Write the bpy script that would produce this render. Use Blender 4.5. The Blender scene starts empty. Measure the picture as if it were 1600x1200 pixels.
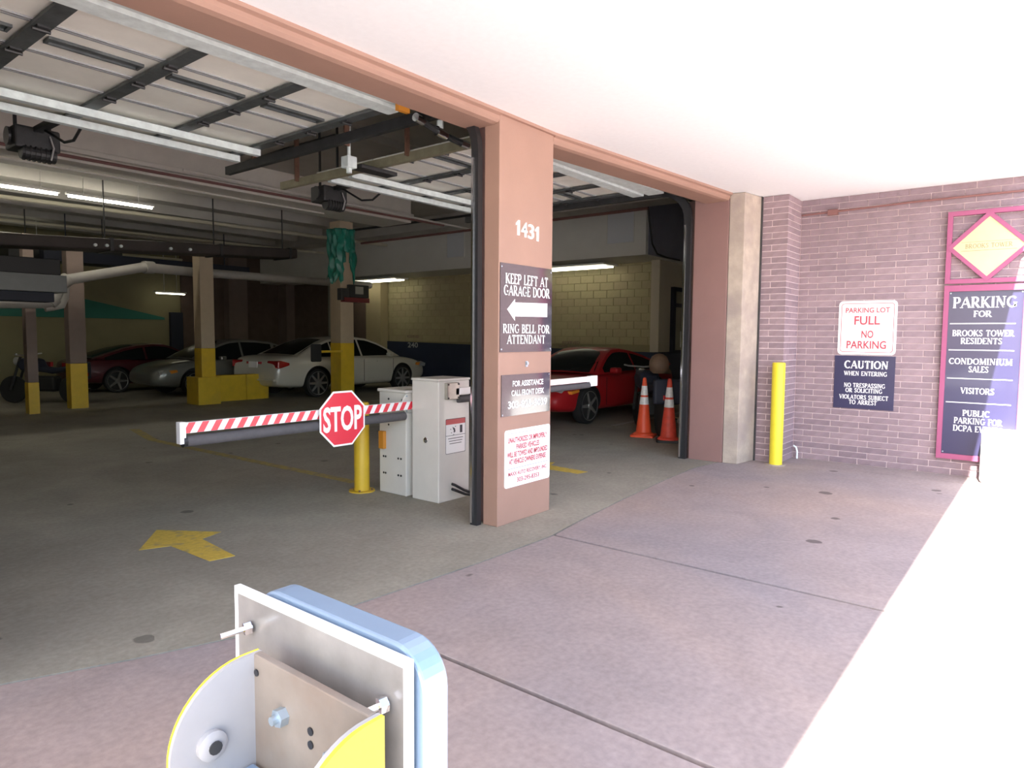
import bpy, bmesh, math, random
from mathutils import Vector, Matrix, Euler
random.seed(7)
C = bpy.context.scene.collection
sc = bpy.context.scene
PI = math.pi

# ------------------------------------------------------------------ camera
cam_d = bpy.data.cameras.new('camera'); cam = bpy.data.objects.new('camera', cam_d); C.objects.link(cam)
FPX, YAW, PIT, ROL = 1059.85, 0.8978, -0.07054, 0.007834
cam_d.sensor_width = 36.0; cam_d.lens = 36.0*FPX/1600.0
cam_d.clip_start = 0.05; cam_d.clip_end = 300
_f = Vector((math.sin(YAW)*math.cos(PIT), math.cos(YAW)*math.cos(PIT), math.sin(PIT)))
_r = Vector((math.cos(YAW), -math.sin(YAW), 0)); _u = _r.cross(_f)
_r2 = _r*math.cos(ROL)+_u*math.sin(ROL); _u2 = _r2.cross(_f)
cam.matrix_world = Matrix((( _r2.x,_u2.x,-_f.x,-4.295),(_r2.y,_u2.y,-_f.y,-3.5693),(_r2.z,_u2.z,-_f.z,1.6),(0,0,0,1)))
sc.camera = cam

# ------------------------------------------------------------------ light
w = bpy.data.worlds.new('sky'); sc.world = w; w.use_nodes = True
nt = w.node_tree; bg = nt.nodes['Background']
sky = nt.nodes.new('ShaderNodeTexSky'); sky.sky_type = 'NISHITA'; sky.sun_disc = False
SUN = Vector((-0.66, -0.109, 0.74)).normalized()          # direction to the sun
sky.sun_elevation = math.asin(SUN.z); sky.sun_rotation = math.atan2(SUN.x, SUN.y)
sky.air_density = 1.0; sky.dust_density = 1.5; sky.ozone_density = 1.0
nt.links.new(sky.outputs[0], bg.inputs[0]); bg.inputs[1].default_value = 0.60
sd = bpy.data.lights.new('sun', 'SUN'); sd.energy = 24.0; sd.angle = 0.0093; sd.color = (1.0, 0.95, 0.88)
so = bpy.data.objects.new('sun', sd); C.objects.link(so)
so.rotation_euler = (-SUN).to_track_quat('-Z', 'Y').to_euler(); so.location = (-8, -6, 12)
sc.view_settings.view_transform = 'Standard'; sc.view_settings.look = 'None'
sc.view_settings.gamma = 1; sc.view_settings.use_curve_mapping = False
sc.view_settings.exposure = 0.52
sc.cycles.max_bounces = 10; sc.cycles.diffuse_bounces = 6; sc.cycles.sample_clamp_indirect = 8

# ------------------------------------------------------------------ materials
def mat(name, col, rough=0.6, metal=0.0, var=0.0, scale=3.0, bump=0.0, bscale=None, objvar=0.0, coat=0.0,
        emit=None, estr=0, col2=None, mask=(0.45, 0.65), alpha=1.0, trans=0.0, spec=0.5, detail=6):
    m = bpy.data.materials.new(name); m.use_nodes = True
    n = m.node_tree.nodes; l = m.node_tree.links; b = n['Principled BSDF']
    b.inputs['Roughness'].default_value = rough; b.inputs['Metallic'].default_value = metal
    b.inputs['Coat Weight'].default_value = coat; b.inputs['Coat Roughness'].default_value = 0.05
    b.inputs['Specular IOR Level'].default_value = spec
    b.inputs['Transmission Weight'].default_value = trans
    b.inputs['Base Color'].default_value = (*col, 1)
    if emit: b.inputs['Emission Color'].default_value = (*emit, 1); b.inputs['Emission Strength'].default_value = estr
    if alpha < 1: b.inputs['Alpha'].default_value = alpha
    if var or bump or col2:
        tc = n.new('ShaderNodeTexCoord'); nz = n.new('ShaderNodeTexNoise')
        nz.inputs['Scale'].default_value = scale; nz.inputs['Detail'].default_value = detail; nz.inputs['Roughness'].default_value = 0.6
        l.new(tc.outputs['Object'], nz.inputs['Vector'])
        out = None
        if var or col2:
            rp = n.new('ShaderNodeMapRange'); rp.inputs['From Min'].default_value = 0.3; rp.inputs['From Max'].default_value = 0.7
            rp.inputs['To Min'].default_value = 1-var; rp.inputs['To Max'].default_value = 1+var
            l.new(nz.outputs['Fac'], rp.inputs['Value'])
            mx = n.new('ShaderNodeMix'); mx.data_type = 'RGBA'; mx.blend_type = 'MULTIPLY'; mx.inputs['Factor'].default_value = 1
            mx.inputs['A'].default_value = (*col, 1); l.new(rp.outputs['Result'], mx.inputs['B'])
            out = mx.outputs['Result']
            if col2:
                n2 = n.new('ShaderNodeTexNoise'); n2.inputs['Scale'].default_value = scale*0.37; n2.inputs['Detail'].default_value = 8
                l.new(tc.outputs['Object'], n2.inputs['Vector'])
                r2 = n.new('ShaderNodeMapRange'); r2.inputs['From Min'].default_value = mask[0]; r2.inputs['From Max'].default_value = mask[1]
                l.new(n2.outputs['Fac'], r2.inputs['Value'])
                m2 = n.new('ShaderNodeMix'); m2.data_type = 'RGBA'; l.new(r2.outputs['Result'], m2.inputs['Factor'])
                l.new(out, m2.inputs['A']); m2.inputs['B'].default_value = (*col2, 1); out = m2.outputs['Result']
            l.new(out, b.inputs['Base Color'])
        if bump:
            nb = nz
            if bscale:
                nb = n.new('ShaderNodeTexNoise'); nb.inputs['Scale'].default_value = bscale; nb.inputs['Detail'].default_value = 4
                l.new(tc.outputs['Object'], nb.inputs['Vector'])
            bp = n.new('ShaderNodeBump'); bp.inputs['Strength'].default_value = bump; bp.inputs['Distance'].default_value = 0.01
            l.new(nb.outputs['Fac'], bp.inputs['Height']); l.new(bp.outputs['Normal'], b.inputs['Normal'])
    if objvar:
        oi = n.new('ShaderNodeObjectInfo'); hv = n.new('ShaderNodeHueSaturation')
        mr = n.new('ShaderNodeMapRange'); mr.inputs['To Min'].default_value = 1-objvar; mr.inputs['To Max'].default_value = 1+objvar
        l.new(oi.outputs['Random'], mr.inputs['Value']); l.new(mr.outputs['Result'], hv.inputs['Value'])
        m3 = n.new('ShaderNodeMapRange'); m3.inputs['To Min'].default_value = 0.49; m3.inputs['To Max'].default_value = 0.51
        l.new(oi.outputs['Random'], m3.inputs['Value']); l.new(m3.outputs['Result'], hv.inputs['Hue'])
        src = b.inputs['Base Color'].links[0].from_socket if b.inputs['Base Color'].links else None
        if src: l.new(src, hv.inputs['Color'])
        else: hv.inputs['Color'].default_value = (*col, 1)
        l.new(hv.outputs['Color'], b.inputs['Base Color'])
    return m

def pavement(name, col, col2, spotcol, spots=0.5, big=0.5, rough=0.75):
    """poured concrete: broad tonal drift, fine grain, small dark gum and oil spots"""
    m = bpy.data.materials.new(name); m.use_nodes = True
    n = m.node_tree.nodes; l = m.node_tree.links; b = n['Principled BSDF']; b.inputs['Roughness'].default_value = rough
    b.inputs['Specular IOR Level'].default_value = 0.35
    tc = n.new('ShaderNodeTexCoord')
    def noise(s, d=6, dist=0.0):
        z = n.new('ShaderNodeTexNoise'); z.inputs['Scale'].default_value = s; z.inputs['Detail'].default_value = d
        z.inputs['Distortion'].default_value = dist; l.new(tc.outputs['Object'], z.inputs['Vector']); return z.outputs['Fac']
    def mr(v, a, c, t0=0, t1=1):
        r = n.new('ShaderNodeMapRange'); r.inputs['From Min'].default_value = a; r.inputs['From Max'].default_value = c
        r.inputs['To Min'].default_value = t0; r.inputs['To Max'].default_value = t1; l.new(v, r.inputs['Value']); return r.outputs['Result']
    def mix(f, A, B, mode='MIX'):
        x = n.new('ShaderNodeMix'); x.data_type = 'RGBA'; x.blend_type = mode
        if isinstance(f, float): x.inputs['Factor'].default_value = f
        else: l.new(f, x.inputs['Factor'])
        for s, v in (('A', A), ('B', B)):
            if isinstance(v, tuple): x.inputs[s].default_value = (*v, 1)
            else: l.new(v, x.inputs[s])
        return x.outputs['Result']
    c = mix(mr(noise(big, 5, 0.6), 0.35, 0.65), col, col2)
    c = mix(1.0, c, mr(noise(28, 8), 0.3, 0.7, 0.88, 1.1), 'MULTIPLY')
    c = mix(1.0, c, mr(noise(2.6, 6, 1.0), 0.35, 0.7, 0.93, 1.06), 'MULTIPLY')
    vo = n.new('ShaderNodeTexVoronoi'); vo.inputs['Scale'].default_value = 2.3; vo.inputs['Randomness'].default_value = 1
    dist = n.new('ShaderNodeMix'); dist.data_type = 'VECTOR'; dist.inputs['Factor'].default_value = 0.05
    nn = n.new('ShaderNodeTexNoise'); nn.inputs['Scale'].default_value = 9; l.new(tc.outputs['Object'], nn.inputs['Vector'])
    l.new(tc.outputs['Object'], dist.inputs['A']); l.new(nn.outputs['Color'], dist.inputs['B']); l.new(dist.outputs['Result'], vo.inputs['Vector'])
    sz = n.new('ShaderNodeSeparateColor'); l.new(vo.outputs['Color'], sz.inputs['Color'])
    rad = mr(sz.outputs['Red'], 0.40, 1.0, 0.0, 0.15)
    sub = n.new('ShaderNodeMath'); sub.operation = 'SUBTRACT'; l.new(rad, sub.inputs[0]); l.new(vo.outputs['Distance'], sub.inputs[1])
    sp = mr(sub.outputs[0], 0.0, 0.02, 0.0, spots)
    c = mix(sp, c, spotcol)
    l.new(c, b.inputs['Base Color'])
    bp = n.new('ShaderNodeBump'); bp.inputs['Strength'].default_value = 0.25; bp.inputs['Distance'].default_value = 0.004
    l.new(noise(60, 3), bp.inputs['Height']); l.new(bp.outputs['Normal'], b.inputs['Normal'])
    return m

M = {}
M['gfloor'] = pavement('garage floor concrete', (0.36,0.335,0.27), (0.26,0.24,0.195), (0.06,0.055,0.05), 0.6, 0.45)
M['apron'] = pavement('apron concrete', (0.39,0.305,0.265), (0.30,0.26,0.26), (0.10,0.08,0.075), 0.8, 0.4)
M['street'] = pavement('street concrete', (0.64,0.62,0.60), (0.56,0.55,0.54), (0.2,0.2,0.2), 0.3, 0.4)
M['joint'] = mat('joint dirt', (0.06,0.045,0.045), 0.9)
M['soffit'] = mat('white soffit stucco', (0.86,0.86,0.86), 0.9, var=0.02, scale=20, bump=0.1)
M['brown'] = mat('brown paint', (0.35,0.21,0.158), 0.55, var=0.05, scale=2.5, bump=0.06, bscale=60, col2=(0.315,0.19,0.145), mask=(0.45,0.7))
M['purple'] = mat('plum brown paint', (0.27,0.155,0.14), 0.5, var=0.05, scale=2.5, bump=0.06, bscale=60)
M['rawconc'] = mat('raw concrete', (0.42,0.35,0.29), 0.85, var=0.16, scale=6, bump=0.5, bscale=25, col2=(0.33,0.27,0.24))
M['brick'] = mat('plum brick', (0.275,0.198,0.218), 0.75, var=0.14, scale=9, bump=0.35, bscale=70, objvar=0.14)
M['mortar'] = mat('pale mortar', (0.66,0.53,0.54), 0.95, var=0.1, scale=14, bump=0.3, bscale=80)
M['cream'] = mat('cream panel', (0.93,0.91,0.82), 0.5, var=0.05, scale=3)
M['seam'] = mat('shade grey door seam', (0.33,0.34,0.34), 0.5)  # shadow along the section ridges put into this grey
M['galv'] = mat('galvanised steel', (0.80,0.88,0.86), 0.5, 0.1, var=0.12, scale=12, bump=0.05)
M['darkmetal'] = mat('dark steel', (0.055,0.055,0.055), 0.5, 0.4, var=0.2, scale=8)
M['stile'] = mat('door stile steel', (0.10,0.11,0.11), 0.5, 0.3, var=0.3, scale=9)
M['black'] = mat('black rubber', (0.02,0.02,0.022), 0.35, 0.0)
M['rust'] = mat('rusty hanger', (0.16,0.08,0.05), 0.8, var=0.2, scale=20)
M['goldrail'] = mat('dusty rail', (0.36,0.33,0.22), 0.5, 0.4, var=0.15, scale=8)
M['ceil'] = mat('garage ceiling concrete', (0.52,0.50,0.46), 0.9, var=0.08, scale=2, bump=0.1)
M['beam'] = mat('pale painted beam', (0.80,0.76,0.70), 0.8, var=0.05, scale=4)
M['bulk'] = mat('grey bulkhead paint', (0.72,0.71,0.66), 0.7, var=0.03, scale=2)
M['hatch'] = mat('hatch panel paint', (0.68,0.70,0.73), 0.6)
M['yblock'] = mat('yellow painted block', (0.44,0.385,0.23), 0.7, var=0.04, scale=8, bump=0.15, bscale=50, objvar=0.03)
M['yjoint'] = mat('yellow painted joint', (0.33,0.29,0.17), 0.8)
M['navy'] = mat('navy dado paint', (0.025,0.035,0.075), 0.4, var=0.1, scale=4)
M['olive'] = mat('far olive wall paint', (0.25,0.225,0.125), 0.8, var=0.07, scale=1.5)
M['brownwall'] = mat('far brown wall', (0.14,0.095,0.075), 0.85, var=0.12, scale=3)
M['teal'] = mat('teal stripe paint', (0.02,0.16,0.12), 0.6)
M['colbeige'] = mat('column beige paint', (0.50,0.40,0.28), 0.7, var=0.06, scale=4, bump=0.08, bscale=50)
M['coldark'] = mat('column mauve paint', (0.22,0.165,0.14), 0.75, var=0.06, scale=4)
M['yellow'] = mat('safety yellow paint', (0.72,0.47,0.03), 0.45, var=0.08, scale=6, bump=0.05, col2=(0.62,0.40,0.04), mask=(0.5,0.7))
M['byellow'] = mat('bright yellow paint', (0.86,0.72,0.04), 0.4, var=0.05, scale=8)
M['lineyellow'] = mat('worn yellow road paint', (0.62,0.44,0.07), 0.8, var=0.15, scale=25, col2=(0.33,0.27,0.14), mask=(0.55,0.72))
M['lineworn'] = mat('very worn yellow road paint', (0.40,0.31,0.10), 0.8, var=0.15, scale=25, col2=(0.27,0.235,0.15), mask=(0.45,0.65))
M['linewhite'] = mat('worn white road paint', (0.42,0.41,0.38), 0.8, var=0.1, scale=25)
M['cab'] = mat('off white enamel', (0.66,0.635,0.585), 0.35, var=0.03, scale=5, coat=0.2)
M['white'] = mat('white', (0.85,0.85,0.85), 0.4)
M['signwhite'] = mat('sign white sheeting', (0.93,0.92,0.91), 0.35)
M['red'] = mat('reflective red', (0.75,0.045,0.07), 0.35, coat=0.3)
M['redink'] = mat('faded red ink', (0.48,0.06,0.085), 0.5)
M['stopwhite'] = mat('stop sign white', (0.95,0.93,0.93), 0.35)
M['foam'] = mat('grey foam', (0.09,0.085,0.09), 0.8, var=0.1, scale=20)
M['signblack'] = mat('gloss black sign', (0.02,0.02,0.026), 0.12, coat=0.8)
M['signnavy'] = mat('navy sign', (0.035,0.032,0.085), 0.3, coat=0.3)
M['magenta'] = mat('magenta frame paint', (0.33,0.075,0.165), 0.5)
M['brass'] = mat('brushed brass', (0.58,0.51,0.31), 0.35, 0.6, var=0.05, scale=4)
M['brassdark'] = mat('engraved brass', (0.22,0.17,0.08), 0.5, 0.3)
M['cone'] = mat('cone orange', (0.85,0.10,0.035), 0.45, var=0.08, scale=8)
M['conedark'] = mat('grubby cone orange', (0.72,0.07,0.04), 0.5, var=0.15, scale=10)
M['conewhite'] = mat('cone reflective band', (0.82,0.80,0.80), 0.3, var=0.12, scale=25)
M['chrome'] = mat('chrome', (0.85,0.85,0.87), 0.12, 1.0)
M['steelplate'] = mat('weathered steel plate', (0.25,0.21,0.175), 0.55, 0.25, var=0.14, scale=10, bump=0.1, col2=(0.20,0.13,0.09), mask=(0.5,0.72))
M['zinc'] = mat('zinc bolt', (0.42,0.50,0.56), 0.35, 0.7)
M['interiorw'] = mat('off white inner paint', (0.36,0.345,0.34), 0.45, var=0.04, scale=12)
M['tubebright'] = mat('bright fluorescent tube', (0.9,0.9,0.9), 0.4, emit=(1.0,0.95,0.80), estr=30)
M['tube'] = mat('fluorescent tube', (0.9,0.9,0.9), 0.4, emit=(1.0,0.95,0.74), estr=4)
M['fixture'] = mat('white light housing', (0.75,0.74,0.70), 0.5)
M['pipe'] = mat('pale insulated pipe', (0.42,0.40,0.37), 0.7, var=0.05, scale=5)
M['thinpipe'] = mat('cream thin pipe', (0.62,0.58,0.45), 0.5)
M['redpipe'] = mat('dull red pipe', (0.22,0.10,0.09), 0.6)
M['carwhite'] = mat('pearl white car paint', (0.66,0.63,0.55), 0.28, 0.0, coat=1.0)
M['carred'] = mat('red car paint', (0.36,0.010,0.014), 0.5, coat=0.15, spec=0.25)
M['carsilver'] = mat('silver car paint', (0.20,0.20,0.18), 0.4, 0.4, coat=0.8)
M['carmaroon'] = mat('maroon car paint', (0.06,0.006,0.01), 0.35, coat=0.8)
M['glass'] = mat('dark car glass', (0.010,0.012,0.012), 0.2, spec=0.08)
M['tyre'] = mat('tyre rubber', (0.018,0.018,0.018), 0.8)
M['rim'] = mat('alloy rim', (0.55,0.54,0.52), 0.3, 0.8)
M['taillamp'] = mat('red tail lamp', (0.45,0.01,0.012), 0.2, coat=1.0)
M['amber'] = mat('amber lamp', (0.9,0.32,0.04), 0.2, coat=1.0)
M['lamp'] = mat('clear lamp', (0.6,0.6,0.6), 0.1, 0.4, coat=1.0)
M['trimblk'] = mat('black trim', (0.02,0.02,0.02), 0.5)
M['tealcloth'] = mat('teal plastic sheet', (0.01,0.20,0.14), 0.35, var=0.15, scale=5)
M['orange'] = mat('orange plastic', (0.62,0.25,0.03), 0.45)
M['tan'] = mat('tan hide', (0.19,0.12,0.08), 0.6, var=0.15, scale=10)
M['navycloth'] = mat('dark navy body', (0.018,0.022,0.04), 0.6)
M['bluecase'] = mat('blue grey aluminium', (0.28,0.38,0.50), 0.35, 0.4, var=0.05, scale=6)
M['dirtypanel'] = None

# ------------------------------------------------------------------ mesh builder
LOC = {}
class MB:
    def __init__(s): s.v = []; s.f = []; s.m = []; s.mi = 0
    def add(s, vs, fs):
        o = len(s.v); s.v += [tuple(p) for p in vs]
        for f in fs: s.f.append([i+o for i in f]); s.m.append(s.mi)
        return s
    def box(s, x0, x1, y0, y1, z0, z1):
        return s.add([(x0,y0,z0),(x1,y0,z0),(x1,y1,z0),(x0,y1,z0),(x0,y0,z1),(x1,y0,z1),(x1,y1,z1),(x0,y1,z1)],
                     [(0,3,2,1),(4,5,6,7),(0,1,5,4),(1,2,6,5),(2,3,7,6),(3,0,4,7)])
    def prism(s, poly, ax, a, b):
        """poly: 2D points; ax: extrusion axis; coordinates fill the other two axes in order"""
        n = len(poly)
        def P(p, t):
            q = [0,0,0]; o = [i for i in range(3) if i != ax]; q[o[0]] = p[0]; q[o[1]] = p[1]; q[ax] = t; return q
        vs = [P(p,a) for p in poly]+[P(p,b) for p in poly]
        fs = [list(range(n))[::-1], list(range(n,2*n))]+[(i,(i+1)%n,n+(i+1)%n,n+i) for i in range(n)]
        return s.add(vs, fs)
    def cyl(s, p0, p1, r0, r1=None, n=12, caps=True):
        p0 = Vector(p0); p1 = Vector(p1); r1 = r0 if r1 is None else r1
        d = (p1-p0).normalized(); u = d.orthogonal().normalized(); v = d.cross(u)
        ring = lambda p, r: [p+(u*math.cos(2*PI*i/n)+v*math.sin(2*PI*i/n))*r for i in range(n)]
        fs = [(i,(i+1)%n,n+(i+1)%n,n+i) for i in range(n)]
        if caps: fs += [list(range(n))[::-1], list(range(n,2*n))]
        return s.add(ring(p0,r0)+ring(p1,r1), fs)
    def tube(s, pts, r, n=8, flat=None):
        pts = [Vector(p) for p in pts]; N = len(pts); vs = []; prev = None
        for i, p in enumerate(pts):
            d = (pts[min(i+1,N-1)]-pts[max(i-1,0)]).normalized()
            if prev is None: u = d.orthogonal().normalized()
            else: u = (prev-d*prev.dot(d)).normalized()
            prev = u; v = d.cross(u)
            vs += [p+(u*math.cos(2*PI*k/n)+v*math.sin(2*PI*k/n))*r for k in range(n)]
        fs = [(a*n+k, a*n+(k+1)%n, (a+1)*n+(k+1)%n, (a+1)*n+k) for a in range(N-1) for k in range(n)]
        fs += [list(range(n))[::-1], list(range((N-1)*n, N*n))]
        return s.add(vs, fs)
    def lathe(s, c, prof, n=20, axis='z'):
        vs = []; fs = []
        for (r, h) in prof:
            for k in range(n):
                a = 2*PI*k/n; x, y = r*math.cos(a), r*math.sin(a)
                vs.append((c[0]+x, c[1]+y, c[2]+h) if axis == 'z' else ((c[0]+h, c[1]+x, c[2]+y) if axis == 'x' else (c[0]+x, c[1]+h, c[2]+y)))
        m = len(prof)
        for i in range(m-1):
            for k in range(n): fs.append((i*n+k, i*n+(k+1)%n, (i+1)*n+(k+1)%n, (i+1)*n+k))
        fs += [list(range(n))[::-1], list(range((m-1)*n, m*n))]
        return s.add(vs, fs)
    def build(s, name, m, parent=None, smooth=False, bevel=0, seg=2, local=False, kind=None, sub=0):
        me = bpy.data.meshes.new(name)
        off = LOC.get(parent.name, Vector()) if (parent and not local) else Vector()
        me.from_pydata([(p[0]-off.x, p[1]-off.y, p[2]-off.z) for p in s.v], [], s.f)
        bm = bmesh.new(); bm.from_mesh(me)
        bmesh.ops.recalc_face_normals(bm, faces=bm.faces)
        if bevel:
            es = [e for e in bm.edges if len(e.link_faces) == 2 and e.calc_face_angle(0) > 0.5]
            bmesh.ops.bevel(bm, geom=es, offset=bevel, segments=seg, affect='EDGES', profile=0.5, clamp_overlap=True)
        bm.to_mesh(me); bm.free()
        ms = m if isinstance(m, (list, tuple)) else [m]
        for q in ms: me.materials.append(q)
        if len(ms) > 1 and not bevel:
            for i, p in enumerate(me.polygons): p.material_index = s.m[i]
        if smooth:
            for p in me.polygons: p.use_smooth = True
            try: me.set_sharp_from_angle(angle=math.radians(35))
            except Exception: pass
        o = bpy.data.objects.new(name, me); C.objects.link(o)
        if parent: o.parent = parent; LOC[o.name] = LOC.get(parent.name, Vector()) if not local else Vector()
        if kind: o['kind'] = kind
        if sub:
            md = o.modifiers.new('s', 'SUBSURF'); md.levels = sub; md.render_levels = sub
        return o

def thing(name, label, cat, loc=(0,0,0), group=None, rz=0):
    o = bpy.data.objects.new(name, None); C.objects.link(o); o.location = loc; o.rotation_euler = (0,0,rz)
    o.empty_display_size = 0.1
    o['label'] = label; o['category'] = cat
    if group: o['group'] = group
    LOC[o.name] = Vector(loc); return o
def tag(o, label, cat, group=None):
    o['label'] = label; o['category'] = cat
    if group: o['group'] = group
    return o
def lab(o, label): o['label'] = label; return o
def dup(root, loc, rz=None, label=None):
    r = root.copy(); C.objects.link(r); r.location = loc
    if rz is not None: r.rotation_euler = (0,0,rz)
    if label: r['label'] = label
    for ch in list(root.children):
        c = ch.copy(); C.objects.link(c); c.parent = r
        for g in list(ch.children):
            d = g.copy(); C.objects.link(d); d.parent = c
    return r
def struct(name, mb, m, **k): return mb.build(name, m, None, kind='structure', **k)
def box(*a): return MB().box(*a)

# ------------------------------------------------------------------ lettering
class Frame:
    def __init__(s, o, r, u): s.o = Vector(o); s.r = Vector(r); s.u = Vector(u); s.n = s.r.cross(s.u)
    def __call__(s, x, y, d=0): return s.o+s.r*x+s.u*y+s.n*d
def L(x0,y0,x1,y1,k): return ('l',[(x0,y0),(x1,y1)],k)
def A(cx,cy,rx,ry,a0,a1): return ('a',[(cx+rx*math.cos(math.radians(a0+(a1-a0)*i/10)), cy+ry*math.sin(math.radians(a0+(a1-a0)*i/10))) for i in range(11)],None)
GL = {
 'A':(.86,[L(.08,.02,.43,.98,0),L(.43,.98,.78,.02,1),L(.2,.34,.66,.34,0)],[(.08,0),(.78,0)]),
 'B':(.70,[L(.16,.02,.16,.98,1),A(.34,.745,.2,.215,90,-90),A(.36,.275,.24,.235,90,-90),L(.16,.96,.34,.96,0),L(.16,.52,.36,.52,0),L(.16,.04,.36,.04,0)],[(.14,0),(.14,1)]),
 'C':(.80,[A(.46,.5,.36,.46,42,318)],[]),
 'D':(.84,[L(.16,.02,.16,.98,1),L(.16,.96,.38,.96,0),L(.16,.04,.38,.04,0),A(.38,.5,.36,.46,90,-90)],[(.14,0),(.14,1)]),
 'E':(.66,[L(.16,.02,.16,.98,1),L(.16,.96,.58,.96,0),L(.16,.52,.48,.52,0),L(.16,.04,.62,.04,0),L(.58,.98,.58,.8,0),L(.62,.02,.62,.22,0)],[(.14,0),(.14,1)]),
 'F':(.62,[L(.16,.02,.16,.98,1),L(.16,.96,.58,.96,0),L(.16,.52,.48,.52,0),L(.58,.98,.58,.8,0)],[(.16,0),(.14,1)]),
 'G':(.86,[A(.46,.5,.36,.46,42,330),L(.72,.08,.72,.42,1)],[(.72,.42)]),
 'H':(.88,[L(.16,.02,.16,.98,1),L(.72,.02,.72,.98,1),L(.16,.52,.72,.52,0)],[(.16,0),(.16,1),(.72,0),(.72,1)]),
 'I':(.36,[L(.18,.02,.18,.98,1)],[(.18,0),(.18,1)]),
 'J':(.40,[L(.22,.98,.22,.1,1),A(.08,.1,.14,.2,0,-90)],[(.22,1)]),
 'K':(.82,[L(.16,.02,.16,.98,1),L(.2,.45,.66,.98,0),L(.3,.56,.72,.02,1)],[(.16,0),(.16,1),(.66,1),(.72,0)]),
 'L':(.64,[L(.16,.02,.16,.98,1),L(.16,.04,.6,.04,0),L(.6,.02,.6,.24,0)],[(.16,0),(.16,1)]),
 'M':(1.02,[L(.14,.02,.18,.98,0),L(.18,.98,.5,.06,1),L(.5,.06,.82,.98,0),L(.82,.98,.88,.02,1)],[(.12,0),(.16,1),(.86,1),(.88,0)]),
 'N':(.88,[L(.15,.02,.15,.98,0),L(.15,.98,.72,.02,1),L(.72,.02,.72,.98,0)],[(.15,0),(.15,1),(.72,1)]),
 'O':(.90,[A(.45,.5,.37,.46,0,360)],[]),
 'P':(.66,[L(.16,.02,.16,.98,1),L(.16,.96,.36,.96,0),L(.16,.46,.36,.46,0),A(.36,.71,.22,.25,90,-90)],[(.16,0),(.14,1)]),
 'R':(.80,[L(.16,.02,.16,.98,1),L(.16,.96,.36,.96,0),L(.16,.48,.36,.48,0),A(.36,.72,.22,.24,90,-90),L(.34,.48,.7,.02,1)],[(.16,0),(.14,1),(.72,0)]),
 'S':(.62,[('a',[(.52,.80),(.46,.93),(.31,.96),(.17,.9),(.12,.76),(.2,.62),(.34,.52),(.48,.40),(.52,.24),(.44,.09),(.29,.04),(.15,.1),(.1,.24)],1)],[]),
 'T':(.74,[L(.37,.02,.37,.98,1),L(.08,.96,.66,.96,0),L(.08,.98,.08,.78,0),L(.66,.98,.66,.78,0)],[(.37,0)]),
 'U':(.84,[L(.17,.98,.17,.34,1),A(.42,.34,.25,.3,180,360),L(.67,.34,.67,.98,0)],[(.17,1),(.67,1)]),
 'V':(.82,[L(.1,.98,.42,.02,1),L(.42,.02,.74,.98,0)],[(.1,1),(.74,1)]),
 'W':(1.14,[L(.1,.98,.36,.02,1),L(.36,.02,.58,.9,0),L(.58,.9,.82,.02,1),L(.82,.02,1.06,.98,0)],[(.1,1),(.58,1),(1.06,1)]),
}
def serif(mb, text, fr, cx, y, h, wid=None, T=.17, t=.075, d=0.002, track=.04):
    """classical capitals drawn as pen strokes; centred at cx, baseline y"""
    tot = sum((GL[c][0] if c in GL else .42)+track for c in text)-track
    s = h; sx = h if wid is None else wid/tot
    x = cx-tot*sx/2
    for c in text:
        if c not in GL: x += (.42+track)*sx; continue
        wd, st, sf = GL[c]
        def ribbon(pts, k):
            n = len(pts); Lf = []; Rt = []
            closed = (abs(pts[0][0]-pts[-1][0])+abs(pts[0][1]-pts[-1][1])) < 1e-6
            for i in range(n):
                a = pts[i-1 if i > 0 else (n-2 if closed else 0)]; b = pts[i+1 if i < n-1 else (1 if closed else n-1)]
                dx, dy = b[0]-a[0], b[1]-a[1]; q = math.hypot(dx,dy) or 1; dx /= q; dy /= q
                wgt = (T if k else t) if (k is not None and n == 2) else t+(T-t)*abs(dy)**1.3
                if k == 1 and n > 2: wgt = t+(T-t)*(1-abs(dy))**.5*0.9 if 4 < i < 8 else wgt
                Lf.append((pts[i][0]-dy*wgt/2, pts[i][1]+dx*wgt/2)); Rt.append((pts[i][0]+dy*wgt/2, pts[i][1]-dx*wgt/2))
            vs = [fr(x+p[0]*sx, y+p[1]*s, d) for p in Lf+Rt]
            mb.add(vs, [(i, i+1, n+i+1, n+i) for i in range(n-1)])
        for _, pts, k in st: ribbon(pts, k)
        for (a, b) in sf:
            b0 = b if b < .5 else b-.05
            vs = [fr(x+(a+e)*sx, y+(b0+g)*s, d+0.0002) for e, g in ((-.15,0),(.15,0),(.15,.05),(-.15,.05))]
            mb.add(vs, [(0,1,2,3)])
        x += (wd+track)*sx
def sans(mb, text, fr, cx, y, h, wid=None, d=0.002, bold=0.0):
    cu = bpy.data.curves.new('t', 'FONT'); cu.body = text; cu.size = 1; cu.offset = bold; cu.resolution_u = 3
    o = bpy.data.objects.new('t', cu); C.objects.link(o)
    dg = bpy.context.evaluated_depsgraph_get(); dg.update()
    me = bpy.data.meshes.new_from_object(o.evaluated_get(dg))
    xs = [v.co.x for v in me.vertices]; ys = [v.co.y for v in me.vertices]
    x0, x1, y0, y1 = min(xs), max(xs), min(ys), max(ys)
    sy = h/(y1-y0); sx = sy if wid is None else wid/(x1-x0)
    vs = [fr(cx+(v.co.x-(x0+x1)/2)*sx, y+(v.co.y-y0)*sy, d) for v in me.vertices]
    mb.add(vs, [list(p.vertices) for p in me.polygons])
    bpy.data.objects.remove(o); bpy.data.meshes.remove(me); bpy.data.curves.remove(cu)
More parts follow.
